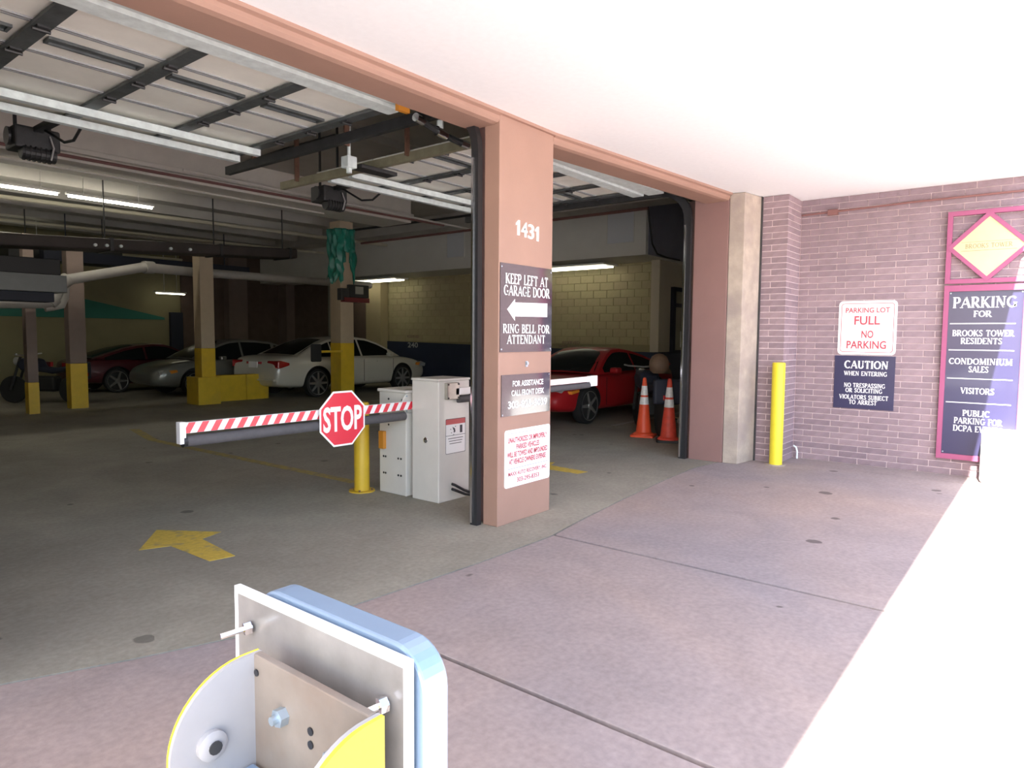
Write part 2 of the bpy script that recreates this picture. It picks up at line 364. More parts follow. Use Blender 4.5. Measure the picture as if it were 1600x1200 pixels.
def rrect(x0, x1, y0, y1, r, n=5):
    p = []
    for cx, cy, a in ((x1-r,y1-r,0),(x0+r,y1-r,90),(x0+r,y0+r,180),(x1-r,y0+r,270)):
        for i in range(n+1):
            t = math.radians(a+90*i/n); p.append((cx+r*math.cos(t), cy+r*math.sin(t)))
    return p
def plate(mb, poly, fr, t, d0=0.0):
    n = len(poly); vs = [fr(x,y,d0) for x,y in poly]+[fr(x,y,d0+t) for x,y in poly]
    mb.add(vs, [list(range(n))[::-1], list(range(n,2*n))]+[(i,(i+1)%n,n+(i+1)%n,n+i) for i in range(n)]); return mb
def fquad(mb, fr, x0, x1, y0, y1, d, d0=None):
    if d0 is None: return mb.add([fr(x0,y0,d),fr(x1,y0,d),fr(x1,y1,d),fr(x0,y1,d)], [(0,1,2,3)])
    return plate(mb, [(x0,y0),(x1,y0),(x1,y1),(x0,y1)], fr, d-d0, d0)

# ================================================================== SETTING
H = 3.40
# edge between garage floor and apron
EDGE = [(-9,.45),(-5,.2),(-3.41,.11),(-2.94,-.09),(-2.38,-.29),(-1.95,-.38),(-1.56,-.41),(-.8,-.46),(.09,-.48),(.58,-.41),(1.6,-.30),(2.6,-.22),(3.54,-.17),(4.12,-.25),(4.7,-.3)]
fl = MB(); e = EDGE
top = [(x, y, 0) for x, y in e]+[(12.4,-.3,0),(12.4,26,0),(-9,26,0)]
bot = [(x, y, -.25) for x, y, z in top]; n = len(top)
fl.add(top+bot, [list(range(n)), list(range(n,2*n))[::-1]]+[(i,(i+1)%n,n+(i+1)%n,n+i) for i in range(n)])
struct('floor', fl, M['gfloor'])
ground = struct('pavement', box(-40,40,-45,1,-.30,-.03), M['joint'])
def slab(xa, xb, ya=None):
    """apron slab between two long joints; follows the garage floor edge"""
    g = .015
    pts = [p for p in e if xa+.02 < p[0] < xb-.02]
    def ye(x):
        for (x0,y0),(x1,y1) in zip(e, e[1:]):
            if x0 <= x <= x1: return y0+(y1-y0)*(x-x0)/(x1-x0)
        return -.3
    up = [(xa+g, ye(xa)-g)]+[(p[0], p[1]-g) for p in pts]+[(xb-g, ye(xb)-g)]
    return [(xa+g,-7.5)]+up+[(xb-g,-7.5)]
for xa, xb in ((-6.4,-4.1),(-4.1,-1.93),(-1.93,.13),(.13,2.63),(2.63,5.14)):
    if (xa,xb) == (2.63,5.14): continue
    if (xa,xb) == (.13,2.63): xb = 4.7
    MB().prism(slab(xa, xb), 2, -.10, 0).build('pavement_slab', M['apron'], ground, bevel=.004)
MB().prism([(4.70,-7.5),(4.70,-.31),(5.2,-.31),(5.2,-7.5)], 2, -.10, -.001).build('pavement_slab', M['apron'], ground)
for xa in range(-36, 40, 4):
    for ya in (-11.5, -15.5, -19.5, -23.5, -27.5):
        box(xa+.01, xa+3.99, ya+.01, ya+3.99-.01, -.10, -.001).build('pavement_slab', M['street'], ground)
box(-36,-6.42,-7.49,.1,-.10,-.001).build('pavement_slab', M['street'], ground)

# canopy soffit and building mass over it
struct('ceiling_canopy', box(-16,5.8,-3.372,.0,H,H+.45), M['soffit'])
struct('wall_upper', box(-16,12.4,-.01,.45,3.63,5.05), M['ceil'])
struct('roof_slab', box(-16,5.8,-3.372,.0,H+.451,H+.6), M['ceil'])
# header over both doorways: pressed steel lintel with a small lip
def header(x0, y0, x1, y1, name):
    prof = [(-.03,3.40),(-.03,3.375),(0,3.365),(0,3.335),(.02,3.315),(.06,3.305),(.32,3.305),(.32,3.40)]
    vs = []
    for x, yy in ((x0,y0),(x1,y1)): vs += [(x, yy+a, b) for a, b in prof]
    m = len(prof)
    mb = MB().add(vs, [list(range(m)), list(range(m,2*m))[::-1]]+[(i,(i+1)%m,m+(i+1)%m,m+i) for i in range(m)])
    return struct(name, mb, M['brown'])
header(-9, 0, 0.0, 0, 'trim_1'); header(.75, 0, 4.12, -.32, 'trim_2')
# lip continues over the pillar
struct('trim_3', box(0,.75,-.03,.01,3.375,3.40), M['brown'])
struct('lintel_core', box(-9,4.6,-.0,.32,3.405,3.628), M['darkmetal'])
# central pillar
p = MB().box(0,.75,0,.16,0,3.385)
pil = struct('pillar', p, M['brown'], bevel=.006)
box(.06,.69,.16,.34,0,3.62).build('pillar_core', M['purple'], pil)
fr_p = Frame((0,0,0),(1,0,0),(0,0,1))
# right jamb, splayed concrete reveal
struct('wall_jamb', MB().prism([(4.12,-.31),(4.5,-.31),(4.5,.33),(4.34,.33),(4.12,.14)], 2, 0, 3.385), M['purple'], bevel=.005)
struct('wall_concrete', MB().prism([(4.125,-.315),(4.15,-.50),(4.56,-.56),(4.9,-.56),(4.9,-.315)], 2, 0, 3.395), M['rawconc'], bevel=.008)
struct('trim_4', box(4.555,4.60,-.575,-.53,0,3.395), M['darkmetal'])
struct('wall_left', box(-9,-3.75,.0,.33,0,3.385), M['purple'])

# ---- brick wall on the right
CH, BL, J = .0773, .335, .0105
wall = struct('wall_right', MB().box(5.158,5.5,-7.2,-.30,-.1,6.2), M['mortar'])
pier = struct('wall_pier', MB().prism([(4.598,-.562),(4.598,-.884),(5.158,-.884),(5.158,-.562)], 2, 0, 3.397), M['mortar'])
cache = {}
def brick_obj(x0,x1,y0,y1,z0,z1,parent,name,m,bev=.003):
    key = (round(x1-x0,3), round(y1-y0,3), round(z1-z0,3), name)
    if key not in cache:
        a, b, c = (x1-x0)/2, (y1-y0)/2, (z1-z0)/2
        q = MB().box(-a,a,-b,b,-c,c); o = q.build(name, m, None, bevel=bev, seg=1); cache[key] = o.data
        bpy.data.objects.remove(o)
    o = bpy.data.objects.new(name, cache[key]); C.objects.link(o); o.parent = parent
    o.location = ((x0+x1)/2, (y0+y1)/2, (z0+z1)/2)
    return o
nb = 0; rest = MB()
for i in range(44):
    z0 = i*CH+.005; z1 = z0+CH-J
    off = (0, .11, .22, .33)[i % 2 + (0 if (i//2) % 2 else 0)]
    y = -.890+off*.0
    segs = []; yy = -.893; first = (.22 if i % 2 else .11)
    while yy > -3.6:
        ln = first if first else BL-J; first = 0
        segs.append((yy-ln, yy)); yy -= ln+J
    for (a, b) in segs:
        dx = random.uniform(0,.0025)
        if b > -3.45 and nb < 300:
            brick_obj(5.148-dx,5.168-dx,a,b,z0,z1,wall,'brick',M['brick']); nb += 1
        else: rest.box(5.148-dx,5.168-dx,a,b,z0,z1)
    yy = segs[-1][0]-J
    while yy > -7.1: rest.box(5.150,5.168,yy-BL+J,yy,z0,z1); yy -= BL
for i in range(44, 79):
    z0 = i*CH+.005; z1 = z0+CH-J; yy = -3.33-(.11 if i % 2 else 0)
    while yy > -7.1: rest.box(5.150,5.168,yy-BL+J,yy,z0,z1); yy -= BL
r_ = rest.build('brickwork', M['brick'], wall); r_['kind'] = 'stuff'
for i in range(44):
    z0 = i*CH+.005; z1 = z0+CH-J
    cut = -.884+(.19 if i % 2 else .335)
    brick_obj(4.590,4.608,-.892,min(cut,-.565)-J/2 if i % 2 else -.566,z0,z1,pier,'brick',M['brick'])
    if i % 2: brick_obj(4.590,4.608,cut+J/2,-.566,z0,z1,pier,'brick',M['brick'])
    xs = [4.612, 4.612+(.12 if i % 2 else .22)]
    while xs[-1] < 5.14: xs.append(min(xs[-1]+BL, 5.143))
    for a, b in zip(xs, xs[1:]):
        if b-a > .03: brick_obj(a, b-J,-.892,-.876,z0,z1,pier,'brick',M['brick'])
# conduit along the top of the wall
q = thing('wall_conduit', 'dull plum painted conduit with junction box high on brick wall', 'conduit', (5.14,-1.3,3.2))
MB().tube([(5.125,-.90,3.205),(5.125,-2.2,3.235),(5.125,-3.6,3.24)], .012).build('pipe', M['redpipe'], q, smooth=True)
box(5.09,5.145,-1.34,-1.22,3.17,3.24).build('junction_box', M['redpipe'], q, bevel=.004)
q = MB().tube([(5.09,-.96,0),(5.09,-.96,.10),(5.09,-.945,.15),(5.09,-.91,.17)], .012).build('standpipe', M['galv'], None, smooth=True)
tag(q, 'small bent grey pipe stub rising at the corner of brick wall', 'pipe')

# ================================================================== SIGNS
def screws(fr, pts, parent, m=None, r=.008):
    for (x, y) in pts:
        MB().cyl(fr(x,y,0), fr(x,y,.008), r, n=8).build('screw', m or M['zinc'], parent)
def tx(parent, m, fn, *a, **k):
    mb = MB(); fn(mb, *a, **k); return mb.build('lettering', m, parent)
# street number
fr0 = Frame((0,0,0),(1,0,0),(0,0,1))
for ch, x, z in (('1',.235,2.445),('4',.325,2.438),('3',.42,2.432),('1',.505,2.425)):
    mb = MB()
    if ch == '1': mb.add([(x+a-.022, -.012, z+b) for a, b in ((.022,0),(.045,0),(.045,.125),(.026,.125),(.0,.10),(.0,.080),(.022,.092))], [(0,1,2,3,4,5,6)])
    else: sans(mb, ch, Frame((x,0,z),(1,0,0),(0,0,1)), 0, 0, .125, (.045 if ch == '1' else .08), .012, .008)
    vs = mb.v[:]; k = len(vs); fs = mb.f[:]
    mb.v += [(a, b+.012, c) for a, b, c in vs]; mb.f += [[i+k for i in f][::-1] for f in fs]; mb.m += [0]*len(fs)
    cnt = {}
    for f in fs:
        for a, b in zip(f, f[1:]+f[:1]): cnt[(a,b)] = 1
    for (a, b) in list(cnt):
        if (b, a) not in cnt: mb.f.append([b, a, a+k, b+k]); mb.m.append(0)
    o = mb.build('house_number', M['white'])
    tag(o, {0.235:'white numeral one, first of the four on the pillar', 0.325:'white numeral four on the brown pillar', 0.42:'white numeral three on the brown pillar', 0.505:'white numeral one, last of the four on the pillar'}[x], 'number', 'house numerals on the pillar')
def signplate(name, label, fr, x0,x1,y0,y1, m, r=.0, t=.006):
    c = fr((x0+x1)/2, y0, 0); th = thing(name, label, 'sign', tuple(c))
    mb = MB(); plate(mb, rrect(x0,x1,y0,y1,r) if r else [(x0,y0),(x1,y0),(x1,y1),(x0,y1)], fr, t, .001); mb.build('plate', m, th)
    return th
# KEEP LEFT
t1 = signplate('direction_sign', 'glossy black sign with white left arrow reading ENTRANCE on pillar', fr0, .012,.742,1.465,2.20, M['signblack'])
for s_, c_, z_, h_, w_ in (('KEEP LEFT AT',.375,2.035,.085,.60),('GARAGE DOOR',.378,1.938,.085,.65),('RING BELL FOR',.375,1.625,.075,.66),('ATTENDANT',.37,1.535,.075,.54)):
    tx(t1, M['white'], serif, s_, fr0, c_, z_, h_, w_, d=.0095, T=.2, t=.1)
mb = MB(); plate(mb, [(.10,1.822),(.205,1.912),(.205,1.882),(.67,1.893),(.67,1.772),(.205,1.766),(.205,1.728)], fr0, .001, .0075)
ar = mb.build('arrow', M['white'], t1)
mb = MB(); serif(mb, 'ENTRANCE', fr0, .44, 1.802, .055, .36, d=.0098, T=.12, t=.06); mb.build('lettering', mat('grey ink', (.5,.5,.5), .5), ar)
screws(fr0, [(.03,2.17),(.725,2.17),(.03,1.49),(.725,1.49)], t1)
o = MB().cyl((.38,-.001,1.365),(.38,-.018,1.365),.014,n=10).box(.365,.395,-.006,-.001,1.335,1.385).build('bell_button', M['zinc'], None, smooth=True)
tag(o, 'small metal bell button on pillar between two black signs', 'button')
t2 = signplate('phone_sign', 'glossy black sign with white telephone number, middle of pillar', fr0, .035,.725,.925,1.275, M['signblack'])
tx(t2, M['white'], sans, 'FOR ASSISTANCE', fr0, .40, 1.172, .050, .44, .009, .025); tx(t2, M['white'], sans, 'CALL FRONT DESK', fr0, .40, 1.092, .050, .47, .009, .025)
tx(t2, M['white'], sans, '303-825-3039', fr0, .40, .985, .066, .56, .009, .03)
screws(fr0, [(.05,.94),(.71,1.26)], t2, r=.006)
t3 = signplate('towing_sign', 'white sign with faded red lettering at foot of pillar', fr0, .085,.735,.31,.805, M['signwhite'], .025)
for i, (s, wd) in enumerate((('UNAUTHORIZED OR IMPROPERLY',.56),('PARKED VEHICLES',.33),('WILL BE TOWED AND IMPOUNDED',.58),('AT VEHICLE OWNERS EXPENSE',.53))):
    tx(t3, M['redink'], sans, s, fr0, .405, .692-i*.062, .047, wd, .009, .03)
tx(t3, M['redink'], sans, 'MAXX AUTO RECOVERY, INC.', fr0, .41, .403, .040, .56, .009, .02); tx(t3, M['redink'], sans, '303-295-8353', fr0, .41, .345, .040, .32, .009, .02)
m_rule = mat('grey rule', (.25,.25,.3), .5)
for z in (.772,.470):
    mb = MB(); fquad(mb, fr0, .12,.70,z,z+.004,.0095); mb.build('rule_line', m_rule, t3)

# ---- wall signs: x runs to the viewer's right = -Y
fw = Frame((5.145,0,0),(0,-1,0),(0,0,1))
t4 = signplate('parking_sign', 'white sign with red letters saying the lot is full, on brick wall', fw, 1.395,2.055,1.40,2.075, M['signwhite'], .05)
mb = MB(); a = rrect(1.425,2.025,1.43,2.045,.035); b = rrect(1.432,2.018,1.437,2.038,.030)
nn_ = len(a); mb.add([fw(x,y,.0078) for x,y in a]+[fw(x,y,.0078) for x,y in b], [(i,(i+1)%nn_,nn_+(i+1)%nn_,nn_+i) for i in range(nn_)])
mb.build('border_line', M['redink'], t4)
for s_, c_, z_, h_, w_ in (('PARKING LOT',1.725,1.925,.065,.50),('FULL',1.725,1.775,.11,.29),('NO',1.735,1.61,.095,.135),('PARKING',1.725,1.475,.10,.45)): tx(t4, M['redink'], sans, s_, fw, c_, z_, h_, w_, .009, .02)
screws(fw, [(1.725,2.057),(1.725,1.417)], t4, r=.007)
t5 = signplate('caution_sign', 'square navy sign with white warning letters below the white sign', fw, 1.37,2.06,.715,1.385, M['signnavy'])
for s_, c_, z_, h_, w_ in (('CAUTION',1.735,1.225,.098,.50),('WHEN ENTERING',1.73,1.135,.055,.49),('NO TRESPASSING',1.725,.985,.055,.47),('OR SOLICITING',1.72,.92,.055,.42),('VIOLATORS SUBJECT',1.72,.835,.055,.56),('TO ARREST',1.715,.77,.055,.32)):
    tx(t5, M['white'], serif, s_, fw, c_, z_, h_, w_, d=.009, T=.23, t=.12)
# directory sign with diamond
t6 = thing('directory_sign', 'tall navy directory board in magenta frame under a brass diamond', 'sign', (5.145,-2.93,.2))
X0, X1 = 2.535, 3.335
def bar(mb, x0,x1,y0,y1,d0,d1): plate(mb, [(x0,y0),(x1,y0),(x1,y1),(x0,y1)], fw, d1-d0, d0)
mb = MB(); bar(mb,X0,X0+.05,2.245,3.07,.01,.055); bar(mb,X1-.05,X1,2.245,3.07,.01,.055); bar(mb,X0+.05,X1-.05,3.02,3.07,.01,.055); bar(mb,X0+.05,X1-.05,2.245,2.295,.01,.055)
mb.build('upper_frame', M['magenta'], t6)
mb = MB(); bar(mb,X0,X0+.05,.20,2.225,.01,.055); bar(mb,X1-.05,X1,.20,2.225,.01,.055); bar(mb,X0+.05,X1-.05,2.155,2.225,.01,.055); bar(mb,X0+.05,X1-.05,.20,.26,.01,.055)
mb.build('lower_frame', M['magenta'], t6)
cx, cz, R1, R2 = 2.935, 2.655, .40, .355
mb = MB()
dia = lambda r: [(cx+r,cz),(cx,cz+r),(cx-r,cz),(cx,cz-r)]
o_, i_ = dia(R1+.0), dia(R1-.062)
for k in range(4): plate(mb, [o_[k],o_[(k+1)%4],i_[(k+1)%4],i_[k]], fw, .05, .012)
mb.build('diamond_frame', M['magenta'], t6)
mb = MB(); plate(mb, dia(R1-.062), fw, .03, .012); dp = mb.build('diamond_plate', M['brass'], t6)
mb = MB(); serif(mb, 'BROOKS TOWER', fw, cx, cz-.015, .05, .44, d=.0435, T=.12); fquad(mb, fw, cx-.26,cx+.26,cz-.045,cz-.041,.0435); fquad(mb, fw, cx-.26,cx+.26,cz+.055,cz+.058,.0435)
mb.build('lettering', M['brassdark'], dp)
mb = MB(); plate(mb, [(X0+.05,.26),(X1-.05,.26),(X1-.05,2.155),(X0+.05,2.155)], fw, .02, .012); bp_ = mb.build('board', M['signnavy'], t6)
mb = MB(); cc = 2.945
for s_, c_, z_, h_, w_ in (('PARKING',-.02,1.965,.125,.60),('FOR',-.03,1.86,.07,.17),('BROOKS TOWER',-.02,1.64,.07,.58),('RESIDENTS',-.03,1.55,.07,.39),('CONDOMINIUM',-.03,1.315,.07,.60),('SALES',-.04,1.225,.07,.19),('VISITORS',-.04,.975,.07,.32),('PUBLIC',-.04,.715,.07,.26),('PARKING FOR',-.02,.625,.07,.46),('DCPA EVENTS',-.02,.535,.07,.47)):
    tx(bp_, M['white'], serif, s_, fw, cc+c_, z_, h_, w_, d=.0335, T=.21, t=.09)
for z in (1.78,1.475,1.145,.865):
    mb = MB(); fquad(mb, fw, cc-.34, cc+.28, z, z+.010, .0338); mb.build('divider_line', M['white'], bp_)
for (x, y) in ((X0+.065,2.135),(X1-.065,2.135),(X0+.065,.28),(X1-.065,.28)): MB().cyl(fw(x,y,.02), fw(x,y,.038), .008, n=8).build('screw', M['zinc'], bp_)

# ================================================================== BARRIER GATES
g1 = thing('barrier_gate', 'off-white gate cabinet behind the front one, red-striped arm with stop sign', 'barrier gate', (.45,1.58,0), 'parking barrier gates')
box(.25,.66,1.385,1.785,.0,1.03).build('cabinet', M['cab'], g1, bevel=.008)
box(.235,.675,1.37,1.80,1.03,1.06).build('lid', M['cab'], g1, bevel=.008)
box(.21,.252,1.68,1.755,.45,.63).build('button_box', M['orange'], g1, bevel=.006)
for (y, z) in ((1.72,.37),(1.69,.37),(1.50,.37),(1.46,.37),(1.72,.20),(1.69,.20),(1.50,.20),(1.46,.20),(1.64,.70),(1.64,.96),(1.44,.96)):
    MB().cyl((.2505,y,z),(.246,y,z),.011,n=8).build('screw', M['trimblk'], g1)
MB().lathe((.29,1.385,.93), [(.10,0),(.10,-.004),(.095,-.008),(.05,-.010)], 20, 'y').build('arm_hub', M['cab'], g1, smooth=True)
for k in range(6):
    a = k*PI/3; MB().cyl((.29+.085*math.cos(a),1.378,.93+.085*math.sin(a)),(.29+.085*math.cos(a),1.368,.93+.085*math.sin(a)),.009,n=6).build('bolt', M['zinc'], g1)
AY = 1.347
fa = Frame((0,AY-.02,0),(1,0,0),(0,0,1))
arm = box(-1.98,.31,AY-.02,AY+.014,.875,.955).build('arm', M['stopwhite'], g1, bevel=.003)
mb = MB(); x = -1.97; k = 0
while x < .26:
    plate(mb, [(x,.877),(x+.052,.877),(x+.052+.045,.953),(x+.045,.953)], fa, .001, .0005); x += .104
mb.build('red_stripes', M['red'], arm)
MB().cyl((-1.95,AY,.815),(.19,AY,.815),.042,n=14).build('foam_tube', M['foam'], g1, smooth=True)
box(-1.995,-1.95,AY-.03,AY+.03,.80,.96).build('end_cap', M['stopwhite'], g1, bevel=.003)
MB().cyl((-1.965,AY,.815),(-1.94,AY,.815),.043,n=14).build('foam_cap', M['black'], g1)
sx_, sz_, sr = -.58, .865, .262
oc = lambda r: [(sx_+r*math.cos(math.radians(22.5+45*i)), sz_+r*math.sin(math.radians(22.5+45*i))) for i in range(8)]
fs_ = Frame((0,AY-.05,0),(1,0,0),(0,0,1))
mb = MB(); plate(mb, oc(sr), fs_, .004, 0); ss = mb.build('stop_sign', M['stopwhite'], g1)
mb = MB(); plate(mb, oc(sr-.017), fs_, .001, .0042); mb.build('red_face', M['red'], ss)
mb = MB(); sans(mb, 'STOP', fs_, sx_, sz_-.112, .224, .415, .0062, .03); mb.build('lettering', M['stopwhite'], ss)
box(-.60,-.56,AY-.05,AY-.02,.80,.95).build('sign_bracket', M['zinc'], g1)
# front cabinet
g2 = thing('barrier_gate', 'nearer off-white gate cabinet with warning sticker, plain white arm crossing right bay', 'barrier gate', (.47,1.12,0), 'parking barrier gates')
box(.255,.685,.94,1.305,0,1.165).build('cabinet', M['cab'], g2, bevel=.008)
box(.248,.692,.933,1.312,1.165,1.19).build('lid', M['cab'], g2, bevel=.008)
MB().lathe((.2555,1.115,.595), [(.028,0),(.028,-.006),(.022,-.010)], 16, 'x').build('lock', M['chrome'], g2, smooth=True)
MB().box(.33,.50,.90,.94,.99,1.15).build('arm_mount', mat('brushed steel', (.45,.43,.38), .35, .8, var=.15, scale=8), g2, bevel=.006)
for (x, z) in ((.345,1.005),(.345,1.135),(.485,1.005),(.485,1.135)): MB().cyl((x,.902,z),(x,.892,z),.009,n=6).build('bolt', M['darkmetal'], g2)
def vseg(x): return 1.055+(x-.5)*.012
mb = MB(); mb.add([(.45,.90,1.03),(3.02,.90,1.045),(3.02,.94,1.045),(.45,.94,1.03),(.45,.90,1.095),(3.02,.90,1.11),(3.02,.94,1.11),(.45,.94,1.095)],
   [(0,3,2,1),(4,5,6,7),(0,1,5,4),(1,2,6,5),(2,3,7,6),(3,0,4,7)])
mb.build('arm', M['signwhite'], g2, bevel=.002)
MB().cyl((.50,.92,.985),(2.86,.92,1.0),.036,n=12).build('foam_tube', M['foam'], g2, smooth=True)
box(2.86,3.03,.895,.945,.985,1.115).build('end_cap', M['signwhite'], g2, bevel=.003)
fc = Frame((0,.94,0),(1,0,0),(0,0,1))
mb = MB(); plate(mb, rrect(.345,.625,.46,.80,.01), fc, .001, .001); st = mb.build('warning_sticker', M['signwhite'], g2)
mb = MB(); fquad(mb, fc, .35,.62,.745,.795,.003); mb.build('red_band', mat('sticker red', (.6,.12,.12), .5), st)
mb = MB(); a = rrect(.345,.625,.46,.80,.01); b = rrect(.350,.620,.465,.795,.009); k = len(a)
mb.add([fc(x,y,.0032) for x,y in a]+[fc(x,y,.0032) for x,y in b], [(i,(i+1)%k,k+(i+1)%k,k+i) for i in range(k)])
fquad(mb, fc, .35,.62,.635,.639,.0032); fquad(mb, fc, .545,.58,.655,.73,.0032)
plate(mb, [(.445,.70),(.455,.715),(.475,.70),(.48,.675),(.465,.66),(.455,.67),(.46,.685)], fc, .0005, .003)
for j in range(3): fquad(mb, fc, .38+.01*j,.59-.01*j,.605-j*.025,.611-j*.025,.0032)
for dx_, dy_ in ((-.02,-.03),(.01,-.05),(.03,-.02),(.0,.02),(.035,.028),(-.03,.005)): fquad(mb, fc, .44+dx_,.453+dx_,.69+dy_,.697+dy_,.0032)
mb.build('pictogram', mat('sticker ink', (.06,.06,.07), .6), st)
mb = MB().tube([(.44,.945,.16),(.44,.90,.155),(.52,.86,.10),(.66,.84,.04),(.80,.85,.02)], .014).tube([(.44,.945,.11),(.44,.90,.105),(.53,.85,.06),(.68,.82,.018),(.82,.83,.018)], .014)
mb.build('cable', M['black'], g2, smooth=True)

# ---- bollards
def bollard(loc, r, h, label, m, open_top=False):
    t = thing('bollard', label, 'bollard', loc, None)
    x, y, z = loc
    MB().lathe(loc, [(r,0.0),(r,h-.02),(r*.9,h-.004),(r*.5,h)], 24).build('post', m, t, smooth=True)
    MB().lathe(loc, [(r*1.7,0.0),(r*1.7,.012),(r*1.05,.014)], 24).build('base_plate', m, t)
    for a in (0.6, 2.2, 3.8, 5.3): MB().cyl((x+r*1.35*math.cos(a), y+r*1.35*math.sin(a), .012),(x+r*1.35*math.cos(a), y+r*1.35*math.sin(a), .028), .010, n=6).build('bolt', M['rust'], t)
    return t
bollard((.13,1.92,0), .078, .92, 'yellow round bollard beside the gate cabinets, inside the garage', M['yellow'])
t = thing('bollard', 'bright yellow tall bollard in front of the brick pier', 'bollard', (4.44,-.885,0))
MB().lathe((4.44,-.885,0), [(.078,0),(.078,1.285),(.070,1.295)], 24).build('post', M['byellow'], t, smooth=True)
MB().lathe((4.44,-.885,0), [(.12,0),(.12,.008),(.08,.010)], 20).build('base_collar', M['rawconc'], t)

# ================================================================== FLOOR MARKINGS
def arrow(dx, dy, label):
    P_ = [(-1.875,2.06),(-1.54,1.63),(-1.735,1.56),(-1.78,.985),(-1.965,1.0),(-1.975,1.555),(-2.175,1.63)]
    P_ = [(-1.85,2.07),(-1.545,1.62),(-1.735,1.555),(-1.785,.975),(-1.96,1.005),(-1.972,1.56),(-2.17,1.635)]
    o = MB().prism([(x+dx, y+dy) for x, y in P_], 2, .0006, .003).build('floor_arrow', M['lineyellow'])
    return tag(o, label, 'marking', 'yellow floor arrows')
arrow(0, 0, 'yellow painted arrow on the floor of the left bay'); arrow(4.27, -.30, 'yellow painted arrow mostly hidden behind the pillar, right bay')
o = MB().prism([(.28,2.3),(.40,2.3),(.30,6.9),(.62,8.3),(.50,8.4),(.18,6.95)], 2, .0006, .003).build('floor_line', M['lineworn']); tag(o, 'worn yellow lane line running back from the yellow bollard', 'marking')
for i, (x0, y0) in enumerate(((6.4,2.55),(6.4,5.9),(6.4,9.3))):
    o = box(x0,x0+4.4,y0,y0+.10,.0006,.003).build('floor_line', M['linewhite']); tag(o, ['worn white bay line in front of the red car','worn white bay line between red and white cars, hidden side','worn white bay line beside the white sedan'][i], 'marking', 'white bay lines')

# ================================================================== CONES
def cone(loc, label, m, rz, h=.95):
    t = thing('traffic_cone', label, 'cone', loc, 'traffic cones', rz)
    s = h/.95
    def part(prof, name, mm): MB().lathe((0,0,0), [(r*s, z*s) for r, z in prof], 28).build(name, mm, t, smooth=True, local=True)
    MB().prism(rrect(-.19,.19,-.19,.19,.05), 2, 0, .035).build('base', M['trimblk'] if m is M['conedark'] else m, t, local=True, bevel=.006)
    rr = lambda z: .125-(z-.04)*(.125-.028)/.91
    part([(.165,.03),(.16,.05),(rr(.05),.075),(rr(.52),.52)], 'lower_cone', m)
    part([(rr(.52)+.002,.52),(rr(.64)+.002,.64)], 'reflective_band', M['conewhite'])
    part([(rr(.64),.64),(rr(.67),.67)], 'middle_ring', m)
    part([(rr(.67)+.002,.67),(rr(.82)+.002,.82)], 'reflective_band', M['conewhite'])
    part([(rr(.82),.82),(rr(.93),.93),(.020,.95),(.010,.952)], 'tip', m)
    return t
cone((5.55,1.55,0), 'orange traffic cone nearer the red car, left of the pair', M['cone'], .3)
cone((5.31,1.00,0), 'orange traffic cone with torn band nearer the door track', M['conedark'], .5, .97)

# ================================================================== GARAGE DOORS
def garage_door(x0, x1, stiles, label, yoff=0):
    t = thing('garage_door', label, 'garage door', ((x0+x1)/2, 2.3, 3.55), 'raised sectional garage doors')
    ys = [.98+.535*i for i in range(6)]; z = 3.55
    for i in range(5):
        y0, y1 = ys[i]+.006, ys[i+1]-.006
        mb = MB().box(x0,x1,y0,y1,z,z+.045)
        s = mb.build('door_section', M['cream'], t)
        mb = MB()
        for yy in (y0+.0, y1-.02): mb.box(x0,x1,yy,yy+.02,z-.012,z)
        mb.build('section_rail', M['seam'], s)
        if i == 1:
            for a, b in zip(stiles, stiles[1:]):
                c = (a+b)/2; hw = min(.30, (b-a)/2-.1); f = MB()
                f.box(c-hw,c+hw,1.70,1.715,z-.022,z-.002).box(c-hw,c+hw,1.80,1.815,z-.022,z-.002).box(c-hw,c-hw+.02,1.715,1.80,z-.022,z-.002).box(c+hw-.02,c+hw,1.715,1.80,z-.022,z-.002).box(c-hw+.02,c+hw-.02,1.715,1.80,z-.006,z-.002)
                f.build('vision_slot', M['stile'], s)
    for x in stiles:
        MB().box(x-.055,x+.055,ys[0],ys[-1],z-.035,z-.012).build('stile', M['stile'], t)
        for yy in ys[1:-1]:
            MB().box(x-.035,x+.035,yy-.05,yy+.05,z-.048,z-.034).cyl((x-.05,yy,z-.052),(x+.05,yy,z-.052),.012,n=8).build('hinge', M['darkmetal'], t)
    for yy in (3.02, 3.42):
        MB().box(x0+.02,x1-.02,yy-.035,yy+.035,z-.10,z-.092).box(x0+.02,x1-.02,yy-.035,yy-.030,z-.092,z-.036).box(x0+.02,x1-.02,yy+.030,yy+.035,z-.092,z-.036).build('strut', M['galv'], t)
    for yy, wd in ((.62,.22),(.88,.16)):
        MB().box(x0+.02,x1-.05,yy-wd/2,yy+wd/2,3.47,3.478).box(x0+.02,x1-.05,yy-wd/2,yy-wd/2+.006,3.478,3.54).box(x0+.02,x1-.05,yy+wd/2-.006,yy+wd/2,3.478,3.54).build('lintel_strut', M['galv'], t)
    return t
garage_door(-3.5, -.28, [-3.45,-2.70,-1.90,-1.11,-.34], 'raised cream sectional door with dark stiles under ceiling of left bay')
garage_door(.86, 4.02, [.93,1.72,2.50,3.28,3.94], 'raised cream sectional door under ceiling of right bay')
